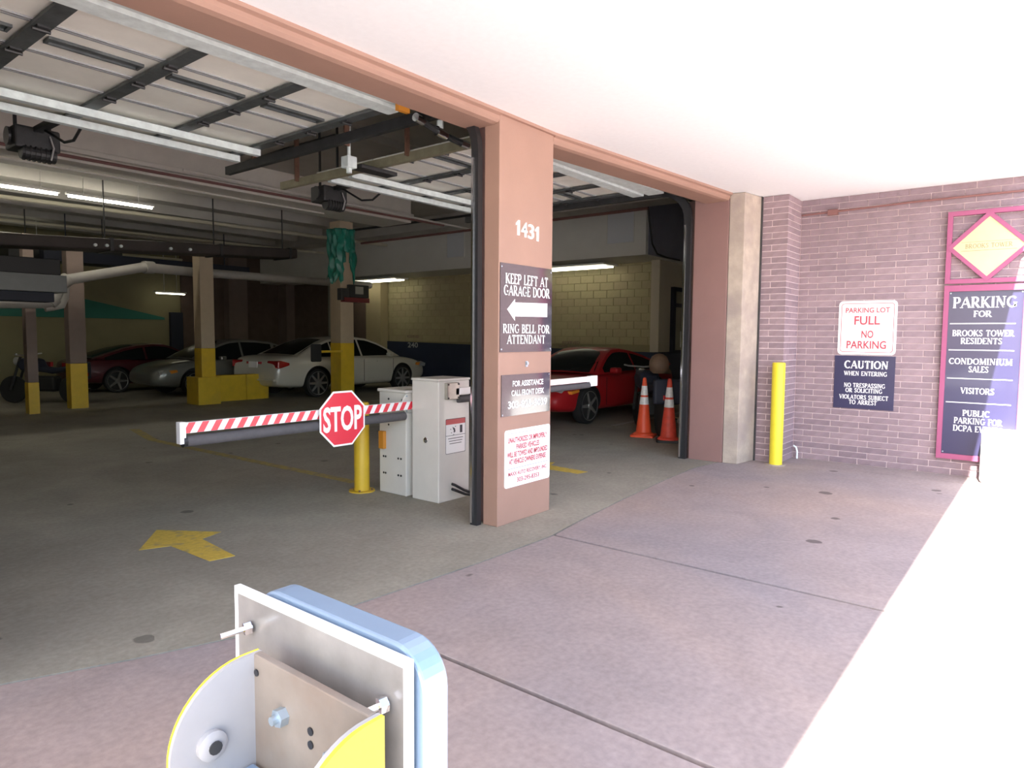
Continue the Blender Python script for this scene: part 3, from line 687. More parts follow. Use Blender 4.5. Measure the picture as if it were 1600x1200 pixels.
def track(x, y0, yend, m, label, vm=None, wv=.10):
    t = thing('door_track', label, 'door track', (x,y0,0), 'overhead door tracks')
    a = [(x,y0,0.0),(x,y0,3.12)]; n_ = 7
    arc = [(x, y0+.38*(1-math.cos(PI/2*i/n_)), 3.12+.38*math.sin(PI/2*i/n_)) for i in range(n_+1)]
    def sweep(pts, wx, wd):
        vs = []; k = len(pts)
        for i, p_ in enumerate(pts):
            d = (Vector(pts[min(i+1,k-1)])-Vector(pts[max(i-1,0)])).normalized(); nr = Vector((0,-d.z,d.y))
            for sx, sn in ((-1,-1),(1,-1),(1,1),(-1,1)): vs.append(Vector(p_)+Vector((wx/2*sx,0,0))+nr*(wd/2*sn))
        fs = [(4*i+j, 4*i+(j+1)%4, 4*i+4+(j+1)%4, 4*i+4+j) for i in range(k-1) for j in range(4)]+[(3,2,1,0),(4*k-4,4*k-3,4*k-2,4*k-1)]
        return MB().add(vs, fs)
    sweep([a[0]]+arc, .055, wv).build('vertical_track', vm or M['black'], t)
    sweep([(x, y0+.38, 3.5),(x, yend, 3.5)], .06, .09).build('horizontal_rail', m, t)
    MB().box(x-.040,x-.0275,y0+wv/2-.03,y0+wv/2-.01,0.02,3.05).build('edge_strip', M['chrome'], t)
    return t
ta = track(-.05, .20, 4.1, M['darkmetal'], 'black track at left edge of pillar, dark rail running back', wv=.075)
tb = track(.80, .40, 4.3, M['goldrail'], 'dusty yellowish rail running back above behind the pillar', M['darkmetal'])
tc_ = track(4.085, .21, 4.1, M['darkmetal'], 'black track at the right jamb curving up into a rail')
for x, y, z0, z1, m in ((.0,1.95,3.45,4.25,'rust'),(.75,1.9,3.5,4.4,'rust'),(.0,3.6,3.5,4.4,'rust'),(.75,3.9,3.5,4.4,'rust')):
    o = box(x-.03,x+.03,y-.01,y+.01,z0,z1).build('rail_hanger', M[m]); tag(o, {(.0,1.95):'rusty strap hanger near front of dark rail',(.75,1.9):'rusty strap hanger near front of yellowish rail',(.0,3.6):'rusty strap hanger at back end of dark rail',(.75,3.9):'rusty strap hanger at back end of yellowish rail'}[(x,y)], 'hanger', 'rusty rail hangers')
# conduit with junction box between the doors
t = thing('junction_box', 'grey conduit drop with square box between the two door rails', 'junction box', (.30,2.30,3.35))
MB().cyl((.30,2.30,3.45),(.30,2.30,4.85),.018,n=8).build('conduit', M['galv'], t, smooth=True)
box(.24,.36,2.24,2.36,3.34,3.46).build('box', M['galv'], t, bevel=.01)
MB().cyl((.30,2.30,3.29),(.30,2.30,3.34),.03,n=10).build('socket', M['galv'], t)
o = box(.40,.90,2.22,2.40,3.36,3.40).build('control_tray', M['darkmetal'], None, bevel=.006); tag(o, 'flat dark box hanging by the conduit junction box', 'box')
# chrome twin head fitting
t = thing('twin_floodlight', 'chrome twin-headed lamp fitting hanging behind the header by pillar', 'light', (.05,.72,3.36))
MB().cyl((.05,.72,3.38),(.05,.72,3.47),.03,n=10).build('stem', M['galv'], t, smooth=True)
MB().tube([(-.28,.66,3.40),(-.1,.70,3.385),(.05,.72,3.37),(.2,.72,3.35),(.34,.70,3.33)], .028, 10).build('crossbar', M['darkmetal'], t, smooth=True)
MB().cyl((-.30,.66,3.405),(-.20,.675,3.395),.036,n=12).build('collar', M['chrome'], t, smooth=True)
MB().cyl((.0,.715,3.375),(.12,.72,3.36),.042,n=12).build('collar', M['chrome'], t, smooth=True)
MB().cyl((.30,.705,3.335),(.38,.69,3.325),.036,n=12).build('collar', M['chrome'], t, smooth=True)
o = box(-.52,-.40,.62,.66,3.40,3.47).build('corner_bracket', M['orange']); tag(o, 'small orange bracket behind the brown header', 'bracket')

CZ_ = 4.85
# door operators
def operator(loc, label):
    t = thing('door_opener', label, 'door opener', loc, 'door opener motors'); x, y, z = loc
    def P(mb, name, m, **k): return mb.build(name, m, t, **k)
    P(MB().box(x-.20,x+.20,y-.16,y+.16,z-.17,z+.05), 'housing', M['darkmetal'], bevel=.02)
    mb = MB().cyl((x-.14,y-.10,z-.20),(x+.16,y-.10,z-.20),.075,n=18)
    for i in range(6): mb.cyl((x-.12+i*.045,y-.10,z-.20),(x-.105+i*.045,y-.10,z-.20),.085,n=18)
    P(mb, 'motor', M['trimblk'])
    P(MB().lathe((x-.21,y,z-.05), [(.09,0),(.09,-.02)], 20, 'x'), 'sprocket', M['black'])
    for dx_ in (-.15,.15): P(MB().box(x+dx_-.015,x+dx_+.015,y-.01,y+.01,z+.05,CZ_), 'hanger', M['darkmetal'])
    P(MB().box(x-.04,x+.04,3.75,y-.15,z+.0,z+.05), 'trolley_rail', M['darkmetal'])
    P(MB().tube([(x+.02,y-.3,z),(x+.02,3.95,z-.20),(x+.02,3.72,z-.22),(x+.02,3.45,z-.10)], .014), 'drive_arm', M['black'])
    P(MB().tube([(x+.1,y-.17,z-.02),(x+.12,y-.21,z-.14),(x+.10,y-.18,z-.26)], .009), 'cable', M['interiorw'], smooth=True)
operator((-1.80,4.75,3.62), 'black garage door opener motor hanging in the left bay')
operator((1.78,4.65,3.64), 'black garage door opener motor with white cable, right bay')

# ================================================================== GARAGE SHELL
CZ = 4.85
struct('ceiling', box(-9,12.4,.33,26,CZ,CZ+.2), M['ceil'])
struct('wall_far', box(-9,6.7,19.5,19.8,0,CZ), M['olive'])
struct('wall_far_brown', box(6.7,12.4,19.45,19.8,0,CZ), M['brownwall'])
struct('wall_garage_left', box(-9.2,-9,0,26,0,CZ), M['olive'])
struct('wall_garage_side', box(12.4,12.6,.33,19.8,0,4.85), M['bulk'])
struct('wall_back', box(-9.2,12.6,19.82,20.0,0,4.85), M['ceil'])
struct('wall_front_inner', box(4.5,12.4,.33,.45,0,3.62), M['bulk'])
struct('wall_garage_right', box(11.02,11.3,3.9,19.5,0,CZ), M['yjoint'])
wr = bpy.data.objects['wall_garage_right']
# painted block above the navy dado
nbk = 0
for r in range(11):
    z0 = 1.40+r*.2; off = .2 if r % 2 else 0
    y = 3.92-off+.0
    while y < 13.9:
        y0 = max(y, 3.92); y1 = min(y+.4, 13.95)
        if y1-y0 > .05: brick_obj(11.0,11.03,y0+.004,y1-.004,z0+.004,z0+.196,wr,'block',M['yblock'],.004); nbk += 1
        y += .4
dd = MB(); dd.add([(10.985,3.9,0),(10.985,14.0,0),(10.985,14.0,1.40),(10.985,3.9,1.22),(11.02,3.9,0),(11.02,14.0,0),(11.02,14.0,1.40),(11.02,3.9,1.22)],
   [(0,1,2,3),(4,7,6,5),(3,2,6,7),(0,3,7,4),(1,5,6,2),(0,4,5,1)])
struct('trim_5', dd, M['navy'])
dado = bpy.data.objects['trim_5']
box(10.975,11.015,3.93,13.95,1.21,1.405).build('block_course', M['yblock'], wr) if False else None
fx = Frame((10.984,0,0),(0,-1,0),(0,0,1))
for txt, y, z in (('240',12.75,1.20),('242',6.6,1.075)):
    mb = MB(); sans(mb, txt, fx, -y, z, .17, .48, .004, .02)
    o = mb.build('bay_number', mat('bay number paint', (.42,.44,.45), .6)); tag(o, 'pale stencilled number 240 on the navy wall band' if txt == '240' else 'pale stencilled number 242 on navy wall band above red car', 'number')
    mb = MB()
    fx2 = Frame((10.998,0,0),(0,-1,0),(0,0,1))
    sans(mb, 'RESERVED', fx2, -y, z+.32, .08, .55, .004, .0)
    if txt == '242': sans(mb, 'HOTEL PARKING', fx2, -y, z+.22, .07, .75, .004, 0.0)
    o = mb.build('wall_stencil', mat('stencil ink', (.18,.10,.13), .6)); tag(o, 'small dark stencilled word above bay number 240' if txt == '240' else 'two small dark stencilled lines above bay number 242', 'lettering')
# pilasters and pipes at the far end of that wall
struct('trim_6', box(10.7,11.02,14.0,14.75,0,3.45), mat('pilaster olive', (.44,.37,.22), .7, var=.04, scale=3))
struct('trim_7', box(10.6,11.02,16.0,16.7,0,3.45), mat('pilaster grey', (.30,.29,.24), .7, var=.04, scale=3))
struct('trim_8', box(10.7,11.02,14.75,19.5,0,3.45), M['brownwall'])
o = MB().cyl((10.55,15.35,0),(10.55,15.35,3.45),.06,n=12).build('standpipe', M['navycloth'], None, smooth=True); tag(o, 'dark vertical pipe on far right wall beyond bay 240', 'pipe')
struct('trim_9', box(10.35,12.4,18.9,19.45,0,3.45), M['coldark'])
struct('trim_10', box(8.2,8.9,19.1,19.45,0,4.8), M['coldark'])
# bulkhead
bk = struct('wall_bulkhead', box(9.6,12.4,3.70,19.4,3.45,CZ), M['bulk'])
struct('wall_bulkhead_end_shade', box(9.72,12.4,3.685,3.70,3.46,CZ), mat('bulkhead end painted shade', (.27,.27,.33), .7, var=.1, scale=2))  # thin added panel: shade on the bulkhead end put into its dark colour
for i, (y0, y1, z0, z1) in enumerate(((4.01,4.69,3.76,4.45),(9.22,9.86,3.78,4.44))):
    t = box(9.588,9.602,y0,y1,z0,z1).build('access_panel', M['hatch'], bk, bevel=.003)
    mb = MB().box(9.583,9.592,y0-.02,y0-.004,z0-.02,z1+.02).box(9.583,9.592,y1+.004,y1+.02,z0-.02,z1+.02).box(9.583,9.592,y0-.02,y1+.02,z1+.004,z1+.02).box(9.583,9.592,y0-.02,y1+.02,z0-.02,z0-.004); mb.build('panel_frame', M['bulk'], t)
o = MB().tube([(9.58,3.66,4.6),(9.62,3.64,4.2),(9.75,3.62,3.7),(10.0,3.62,3.5),(10.5,3.62,3.46),(11.2,3.62,3.46)], .02).build('hanging_cable', M['trimblk'], None, smooth=True); tag(o, 'thin dark cable drooping over end of the grey bulkhead', 'cable')
# booth wall on the right with dark framed window
bw = struct('wall_booth', MB().box(10.68,12.4,3.88,4.1,1.24,3.449), mat('booth beige', (.62,.56,.45), .8))
struct('trim_11', box(10.95,12.4,3.88,4.1,0,1.24), M['navy'])
wn = struct('window_1', MB().box(11.30,11.45,3.80,3.88,1.2,2.84).box(11.45,12.4,3.80,3.88,2.74,2.84).box(11.45,12.4,3.80,3.88,1.2,1.28), M['navycloth'])
box(11.45,12.4,3.86,3.875,1.28,2.74).build('pane', mat('booth glass', (.35,.33,.24), .15, coat=.4, var=.1, scale=2), wn)
box(11.5,12.4,3.845,3.86,2.35,2.45).build('blind_rail', M['darkmetal'], wn)
box(11.85,12.2,3.84,3.857,1.35,1.75).build('paper_notice', mat('notice paper', (.55,.55,.52), .7), wn)

# beams
bb = struct('ceiling_beam', MB().box(-9,7.15,8.7,9.75,4.30,CZ).box(-9,7.15,8.6,9.85,4.42,4.50), M['beam'], bevel=.01)
for i, y in enumerate((11.6, 13.2, 14.8, 16.4, 18.0)):
    struct('ceiling_beam', box(-9, 7.6+.25*i, y, y+.45, 4.45, CZ), M['ceil'])
struct('ceiling_beam', box(9.0,9.6,.45,19.4,4.5,CZ), M['ceil'])
struct('ceiling_beam', box(-9,7.5,5.2,5.35,4.72,CZ), M['ceil'])
# thin pipes
def pipe(pts, r, m, label, name='ceiling_pipe'):
    o = MB().tube(pts, r).build(name, m, None, smooth=True); tag(o, label, 'pipe', 'pipes under the garage ceiling'); return o
pipe([(-6,13.45,4.3),(9.5,12.3,4.3)], .045, M['thinpipe'], 'long cream pipe under the ceiling, brightest of the set')
pipe([(-6,16.9,4.28),(9.5,15.4,4.28)], .035, M['thinpipe'], 'second thin cream pipe farther back under the ceiling')
pipe([(-2,18.9,4.0),(6.5,18.9,4.0)], .04, M['thinpipe'], 'thin cream pipe nearest the far wall')
pipe([(-8,8.2,4.24),(7.6,8.05,4.24)], .025, M['redpipe'], 'thin reddish pipe along front edge of the pale beam')
pipe([(1.2,7.75,4.28),(8.6,8.1,4.28)], .022, M['beam'], 'thin pinkish pipe passing end of the pale beam')
pipe([(-8,9.2,4.27),(5,9.2,4.27)], .02, M['beam'], 'thin pale conduit fixed under the pale beam')
pipe([(7.6,3.0,4.4),(7.6,8,4.4),(7.4,12,4.4)], .03, M['darkmetal'], 'dark pipe running back beside the grey bulkhead, higher one')
pipe([(8.3,3.0,4.2),(8.3,12,4.2)], .03, M['redpipe'], 'dark red pipe running back beside the grey bulkhead, lower one')
for x, y0, y1 in ((.4,5.4,8.5),(2.6,5.4,8.5),(-1.2,9.8,14),(4.2,5.4,8.5)):
    o = MB().tube([(x,y0,4.78),(x,(y0+y1)/2,4.79),(x+.1,y1,4.80)], .025).build('ceiling_conduit', M['darkmetal'], None, smooth=True)
    tag(o, {(.4):'dark conduit under slab behind left door, left of two',(2.6):'dark conduit under slab behind right door',(-1.2):'dark conduit under slab behind the pale beam',(4.2):'dark conduit under slab nearest the end of pale beam'}[x], 'conduit', 'dark ceiling conduits')
# big insulated pipe with elbows
P_ = [(-1.6,11.82,2.10),(.38,11.82,2.17),(.53,11.82,2.2),(.60,11.82,2.32),(.70,11.84,2.56),(.78,11.86,2.64),(2.30,12.05,3.02),(2.48,12.1,3.06),(2.62,12.15,3.04),(3.6,12.4,3.05),(6.0,12.9,3.10),(9.6,13.2,3.14)]
t = thing('insulated_pipe', 'thick pale insulated pipe with elbows crossing in front of the columns', 'pipe', (2,12.1,2.8), None)
MB().tube(P_, .105, 14).build('pipe', M['pipe'], t, smooth=True)
for c_, d_ in (((.48,11.82,2.18),(.58,11.82,2.28)),((.72,11.85,2.58),(.84,11.87,2.67)),((2.38,12.08,3.04),(2.60,12.14,3.05))): MB().cyl(c_, d_, .135, n=14).build('elbow', M['pipe'], t, smooth=True)
o = MB().tube([(.50,12.12,2.08),(.62,12.12,2.10),(.80,12.14,2.15),(.86,12.15,2.3),(.90,12.15,2.66)], .075, 12).build('riser_pipe', M['pipe'], None, smooth=True); tag(o, 'second short insulated pipe with elbow by the left columns', 'pipe')
# hvac duct far left
o = box(-3.5,.50,10.9,11.5,2.34,2.66).build('air_duct', mat('duct grey', (.20,.21,.21), .5, .3, var=.1, scale=2), None, bevel=.01); tag(o, 'grey sheet metal air duct at far left above the columns', 'duct')
o = box(-3.5,.30,10.95,11.45,2.16,2.338).build('lower_duct', M['navycloth'], None, bevel=.01); tag(o, 'dark boxed duct directly under the grey air duct', 'duct')
o = box(-2.6,.42,10.95,11.45,2.662,2.95).build('duct_housing', M['trimblk'], None, bevel=.01); tag(o, 'black boxing directly above the grey air duct', 'duct')
t = thing('service_duct', 'long dark service duct crossing just over the column tops', 'duct', (1,10.9,3.42))
MB().add([(x,y,3.12+.055*x+d) for x in (-2.6,5.3) for d in (0,.22) for y in (10.65,11.3)], [(0,1,3,2),(4,6,7,5),(0,4,5,1),(2,3,7,6),(0,2,6,4),(1,5,7,3)]).build('duct', mat('dark brown duct', (.045,.035,.03), .6, var=.2, scale=3), t, bevel=.03)
for x in (-1.5,1.2,3.4,5.1):
    zz = 3.12+.055*x; box(x-.03,x+.03,10.63,11.32,zz-.015,zz+.235).build('bracket', M['darkmetal'], t)
    box(x-.01,x+.01,10.97,10.99,zz+.235,4.849).build('hanger_rod', M['darkmetal'], t)
for x, m_ in ((.9,0),(1.1,0),(1.35,0),(2.3,0),(2.7,0)):
    MB().lathe((x,10.60,3.20+.055*x), [(.03,0),(.03,.05)], 10, 'y').build('pipe_clip', M['galv'], t)
o = box(1.4,6.6,15.0,15.3,3.3,3.55).box(1.9,1.92,15.14,15.16,3.55,4.448).box(5.9,5.92,15.14,15.16,3.55,4.448).build('cable_tray', M['navycloth'], None); tag(o, 'long dark cable tray hanging across garage above far lights', 'tray')
o = box(.9,3.4,15.7,16.4,3.35,3.7).box(1.3,1.32,15.9,15.92,3.7,4.849).box(3.0,3.02,15.9,15.92,3.7,4.849).build('cable_tray', M['trimblk'], None); tag(o, 'black hanging tray just under the rear lamp row', 'tray')

# stripe on the far wall, far door
struct('trim_12', MB().prism([(-2,2.05),(6.15,2.05),(6.15,2.12),(3.2,2.75),(-2,2.5)], 1, 19.47, 19.5), M['teal'])
struct('trim_13', MB().prism([(-9,0),(1.5,0),(1.5,1.35),(-9,1.35)], 1, 19.47, 19.5), M['navycloth'])
struct('door_1', MB().box(6.3,6.7,19.36,19.5,0,2.3), M['navycloth'])

# ---- columns
def column(x0,x1,y0,y1,ztop,zy,label,m,my,base=None):
    t = thing('column', label, 'column', ((x0+x1)/2,(y0+y1)/2,0), 'garage columns')
    box(x0,x1,y0,y1,zy,ztop).build('shaft', m, t, bevel=.01)
    box(x0-.004,x1+.004,y0-.004,y1+.004,0,zy).build('yellow_guard', my, t, bevel=.01)
    if base: box(*base).build('base_block', my, t, bevel=.01)
    return t
YD = M['yellow']
column(5.88,6.27,9.8,10.2,4.30,1.40,'beige and yellow column wrapped in teal sheet, behind stop sign',M['colbeige'],YD)
column(3.28,3.60,11.4,11.72,3.50,1.27,'beige and yellow column with yellow base block beside white sedan',M['colbeige'],YD,(3.14,3.66,11.3,11.85,0,.62))
column(1.03,1.35,12.5,12.75,3.50,.95,'mauve column with yellow foot left of the maroon car',M['coldark'],YD)
column(.13,.31,12.0,12.2,3.50,.62,'narrow mauve column with yellow foot farthest left',M['coldark'],YD)
o = box(3.67,4.55,11.75,12.0,0,.62).box(4.56,5.15,11.75,12.0,0,.62).build('low_barrier_wall', YD, None, bevel=.01); tag(o, 'low yellow painted wall between column and white sedan', 'barrier')
# teal sheet wrapped on first column
def sheet():
    per = [(5.86,10.2),(5.86,9.78),(6.29,9.78),(6.29,10.1)]
    Ls = [0]
    for a, b in zip(per, per[1:]): Ls.append(Ls[-1]+math.dist(a,b))
    def at(s):
        for i in range(3):
            if s <= Ls[i+1]+1e-9:
                t = (s-Ls[i])/(Ls[i+1]-Ls[i]); return [per[i][k]+(per[i+1][k]-per[i][k])*t for k in (0,1)], i
    nu, nv = 34, 30; vs = []; fs = []
    for j in range(nv+1):
        v = j/nv
        for i in range(nu+1):
            s = Ls[-1]*i/nu; (x, y), seg = at(s)
            bulge = .035+.035*math.sin(i*.9+v*7)+.02*math.sin(i*2.1-v*11)
            zb = 2.90+.10*math.sin(i*1.3); z = 4.12-(4.12-zb)*v
            if seg == 0: x -= bulge
            elif seg == 1: y -= bulge
            else: x += bulge
            vs.append((x, y, z))
    for j in range(nv):
        for i in range(nu):
            u = (i+.5)/nu*Ls[-1]; v = (j+.5)/nv
            c = .42+.20; half = max(0, (v-.38))*.26
            if abs(u-c) < half: continue
            a = j*(nu+1)+i; fs.append((a,a+1,a+nu+2,a+nu+1))
    mb = MB().add(vs, fs); o = mb.build('plastic_sheet', M['tealcloth'], None, smooth=True)
    md = o.modifiers.new('s','SOLIDIFY'); md.thickness = .006
    tag(o, 'crumpled teal plastic sheet hanging around the column top', 'sheet')
sheet()
t = thing('exit_light', 'dark box unit with red lower strip fixed to teal-wrapped column', 'light box', (6.1,9.6,2.38))
box(5.78,6.02,9.62,9.79,2.42,2.70).build('battery_box', M['darkmetal'], t, bevel=.01)
box(6.03,6.60,9.62,9.75,2.50,2.80).build('housing', M['trimblk'], t, bevel=.01)
box(5.85,6.60,9.60,9.75,2.38,2.49).build('red_strip', mat('dark red plastic', (.16,.015,.02), .3), t, bevel=.005)
box(6.18,6.42,9.61,9.63,2.58,2.76).build('lens', mat('grey lens', (.32,.31,.26), .3), t)
t = thing('safety_mirror', 'dark rounded panel on a yellow arm by the teal-wrapped column', 'mirror', (5.14,9.75,1.16))
fm = Frame((0,9.74,0),(1,0,0),(0,0,1)); mb = MB(); plate(mb, rrect(4.99,5.27,.97,1.38,.04), fm, .02, 0); mb.build('panel', M['trimblk'], t)
box(5.27,5.88,9.72,9.76,1.18,1.23).build('arm', M['yellow'], t)

# ---- fluorescent fixtures
def fluo(p0, p1, label, n=2, sep=.16, ax='x', zt=0, drop=.35):
    TB = M['tubebright'] if (ax == 'x' and abs(p0[1]-11.1) < .1) else M['tube']
    t = thing('fluorescent_light', label, 'light', p0, 'fluorescent light fixtures'); x0, y0, z0 = p0; x1, y1, z1 = p1
    lo = (min(x0,x1),min(y0,y1)); hi = (max(x0,x1),max(y0,y1)); z = z0
    if ax == 'x':
        box(lo[0],hi[0],y0-sep*.5,y0+sep*.5,z+.05,z+.09).build('housing', M['fixture'], t)
        for k in range(n): yy = y0-sep/2+sep*k/(max(1,n-1)) if n > 1 else y0; MB().cyl((lo[0]+.04,yy,z+.02),(hi[0]-.04,yy,z+.02),.02,n=10).build('tube', TB, t, smooth=True)
        if drop:
            for xx in (lo[0]+.3, hi[0]-.3): box(xx-.006,xx+.006,y0-.006,y0+.006,z+.09,z+.09+drop).build('hanger', M['fixture'], t)
    else:
        box(x0-sep,x0+sep,lo[1],hi[1],z+.05,z+.09).build('housing', M['fixture'], t)
        for k in range(n): xx = x0-sep/2+sep*k/(n-1); MB().cyl((xx,lo[1]+.04,z+.02),(xx,hi[1]-.04,z+.02),.02,n=10).build('tube', TB, t, smooth=True)
        if drop:
            for yy in (lo[1]+.3, hi[1]-.3): box(x0-.006,x0+.006,yy-.006,yy+.006,z+.09,z+.09+drop).build('hanger', M['fixture'], t)
fluo((-2.4,11.1,4.15),(.5,11.1,4.15), 'long fluorescent light under ceiling at left edge', 1, .08, 'x', drop=.61)
fluo((.6,11.1,4.15),(2.2,11.1,4.15), 'fluorescent light continuing the row just behind the pale beam', 1, .08, 'x', drop=.61)
fluo((.6,16.6,3.95),(2.05,16.6,3.95), 'short fluorescent light deeper in garage at far left', 2, .14, 'x', drop=.81)
fluo((5.6,18.9,2.86),(6.6,18.9,2.86), 'fluorescent light low on the far olive wall', 1, .10, 'x', drop=1.9)
fluo((10.3,5.0,3.30),(10.3,7.6,3.30), 'twin tube light under bulkhead above the red car', 2, .34, 'y', drop=.06)
fluo((10.15,12.4,3.30),(10.15,15.2,3.30), 'twin tube light under bulkhead above white sedan', 2, .34, 'y', drop=.06)
fluo((-5.5,11.1,4.15),(-2.6,11.1,4.15), 'fluorescent light beyond left picture edge', 1, .08, 'x', drop=.61)

# ================================================================== CARS
def lerp(a,b,t): return a+(b-a)*t
def make_car(name, label, loc, rz, Lc, Wc, stations, wb, wheels, paint, roofprof, beltz, half_roof, rimstyle, sidewins, shield, rear, details, wr=.33, sc_=1.0):
    """local frame: +x is the nose, z up. stations: (x, zbottom, ztop, halfwidth)"""
    t = thing(name, label, 'car', loc, 'parked cars', rz); t.scale = (sc_,sc_,sc_)
    hw = Wc/2; sec = []
    for (x, zb, zt, k) in stations:
        w_ = hw*k; h_ = zt-zb
        half = [(0,zb),(.80*w_,zb),(.97*w_,zb+.10*h_),(1.0*w_,zb+.45*h_),(.985*w_,zb+.74*h_),(.93*w_,zt-.02),(.80*w_,zt+.012),(0,zt+.03)]
        ring = half+[(-y,z) for y,z in half[-2:0:-1]]; sec.append([(x,y,z) for y,z in ring])
    k = len(sec[0]); vs = [p for s in sec for p in s]
    fs = [(i*k+j, i*k+(j+1)%k, (i+1)*k+(j+1)%k, (i+1)*k+j) for i in range(len(sec)-1) for j in range(k)]
    fs += [list(range(k))[::-1], list(range((len(sec)-1)*k, len(sec)*k))]
    body = MB().add(vs, fs).build('body', [paint, M['trimblk']], t, smooth=False, local=True)
    md = body.modifiers.new('s','SUBSURF'); md.levels = 2; md.render_levels = 2
    cut = MB()
    for x in wheels:
        for s in (-1,1): cut.cyl((x, s*(hw-.24), wr+.02),(x, s*(hw+.3), wr+.02), wr+.055, n=36)
    co = cut.build('cutter', M['trimblk'], None); co.parent = t; 
    bm_ = body.modifiers.new('b','BOOLEAN'); bm_.operation = 'DIFFERENCE'; bm_.object = co; bm_.solver = 'EXACT'
    try: bm_.material_mode = 'TRANSFER'
    except Exception: pass
    dg = bpy.context.evaluated_depsgraph_get(); dg.update()
    me = bpy.data.meshes.new_from_object(body.evaluated_get(dg)); body.modifiers.clear(); body.data = me
    for p in me.polygons: p.use_smooth = True
    try: me.set_sharp_from_angle(angle=math.radians(32))
    except Exception: pass
    bpy.data.objects.remove(co)
    # greenhouse
    wbelt = hw*.90; zr = max(z for x,z in roofprof)
    W = lambda z: lerp(wbelt, half_roof, max(0,min(1,(z-beltz)/(zr-beltz))))
    n_ = len(roofprof); vs = []
    for x, z in roofprof: vs += [(x, W(z), z),(x, W(z)*.82, z+.022),(x,0,z+.035),(x,-W(z)*.82,z+.022),(x, -W(z), z)]
    fs = [(i*5+j, i*5+j+1, (i+1)*5+j+1, (i+1)*5+j) for i in range(n_-1) for j in range(4)]
    fs += [[i*5 for i in range(n_)], [i*5+4 for i in range(n_)][::-1], [0,5*(n_-1),5*(n_-1)+4,4]]
    MB().add(vs, fs).build('cabin', paint, t, smooth=True, local=True)
    def zprof(x):
        for (x0,z0),(x1,z1) in zip(roofprof, roofprof[1:]):
            if min(x0,x1) <= x <= max(x0,x1): return lerp(z0,z1,(x-x0)/(x1-x0) if x1 != x0 else 0)
        return beltz
    for (xa, xb) in sidewins:
        top = [(x, max(beltz+.03, zprof(x)-.055)) for x in [lerp(xb,xa,i/8) for i in range(9)]]
        poly = [(xa,beltz+.03),(xb,beltz+.03)]+top
        cl = []
        for p_ in poly:
            if not cl or math.dist(p_, cl[-1]) > .01: cl.append(p_)
        for s in (-1,1):
            MB().add([(x, s*(W(z)+.006), z) for x, z in cl], [list(range(len(cl)))]).build('side_window', M['glass'], t, local=True)
    def glassstrip(i0, i1, nm):
        pts = roofprof[i0:i1+1]; vs = []
        L0 = pts[0]; L1 = pts[-1]
        dx = L1[0]-L0[0]; dz = L1[1]-L0[1]; q = math.hypot(dx,dz); nx, nz = -dz/q, dx/q
        if nz < 0: nx, nz = -nx, -nz
        m_ = []
        for i, (x, z) in enumerate(pts):
            f = .06 if i == 0 else (-.04 if i == len(pts)-1 else 0)
            x += dx*f; z += dz*f; y = W(z)-.07
            for yy, cr in ((y,.0),(y*.82,.014),(0,.033),(-y*.82,.014),(-y,.0)): vs.append((x+nx*(.012+cr), yy, z+nz*(.012+cr)))
        fs = [(a*5+j, a*5+j+1, (a+1)*5+j+1, (a+1)*5+j) for a in range(len(pts)-1) for j in range(4)]
        MB().add(vs, fs).build(nm, M['glass'], t, local=True, smooth=True)
    glassstrip(*rear, 'rear_window'); glassstrip(*shield, 'windscreen')
    # wheels
    for x in wheels:
        for s in (-1,1):
            y0 = s*(hw-.21); y1 = s*(hw-.02)
            c = MB().lathe((x,min(y0,y1),wr), [(wr-.06,0),(wr-.01,.01),(wr,.04),(wr,.15),(wr-.01,.18),(wr-.06,.19)], 30, 'y').build('wheel', M['tyre'], t, smooth=True, local=True)
            rm = MB(); yo = y1+s*.004
            for k_ in range(rimstyle):
                a = 2*PI*k_/rimstyle; ca, sa = math.cos(a), math.sin(a)
                w0, w1 = .035, .022; pa, pb = .03, wr-.085
                pts = [(pa*ca-w0*sa, pa*sa+w0*ca),(pa*ca+w0*sa, pa*sa-w0*ca),(pb*ca+w1*sa, pb*sa-w1*ca),(pb*ca-w1*sa, pb*sa+w1*ca)]
                rm.add([(x+u, yo, wr+v) for u, v in pts]+[(x+u, yo-s*.02, wr+v) for u, v in pts], [(0,1,2,3),(7,6,5,4),(0,4,5,1),(1,5,6,2),(2,6,7,3),(3,7,4,0)])
            rm.lathe((x,yo-s*.012,wr), [(.05,0),(.05,s*.02),(.02,s*.024)], 14, 'y')
            rr = wr-.075; n2 = 28
            vs = [(x+r*math.cos(2*PI*i/n2), yo+d, wr+r*math.sin(2*PI*i/n2)) for r, d in ((rr+.015,0),(rr-.015,-s*.01),(rr-.015,-s*.05)) for i in range(n2)]
            rm.add(vs, [(q_*n2+i, q_*n2+(i+1)%n2, (q_+1)*n2+(i+1)%n2, (q_+1)*n2+i) for q_ in range(2) for i in range(n2)])
            rm.build('rim', M['rim'], c, smooth=False, local=True)
            MB().lathe((x, yo-s*.045-.002, wr), [(rr,0),(rr,.004)], 24, 'y').build('brake_disc', M['trimblk'], c, local=True)
    details(t, hw, W)
    return t
def D(t, mb, name, m, **k): return mb.build(name, m, t, local=True, **k)
def curvedlamp(x, y0, y1, z0, z1, bul, sgn, n=6):
    """lamp wrapping a corner: follows an arc in plan"""
    vs = []; 
    for i in range(n+1):
        f = i/n; y = lerp(y0,y1,f); xx = x+sgn*(-bul*f**2.2)
        vs += [(xx+sgn*.012, y, z0),(xx+sgn*.004, y*.985, z1)]
    fs = [(2*i,2*i+2,2*i+3,2*i+1) for i in range(n)]
    return MB().add(vs, fs)
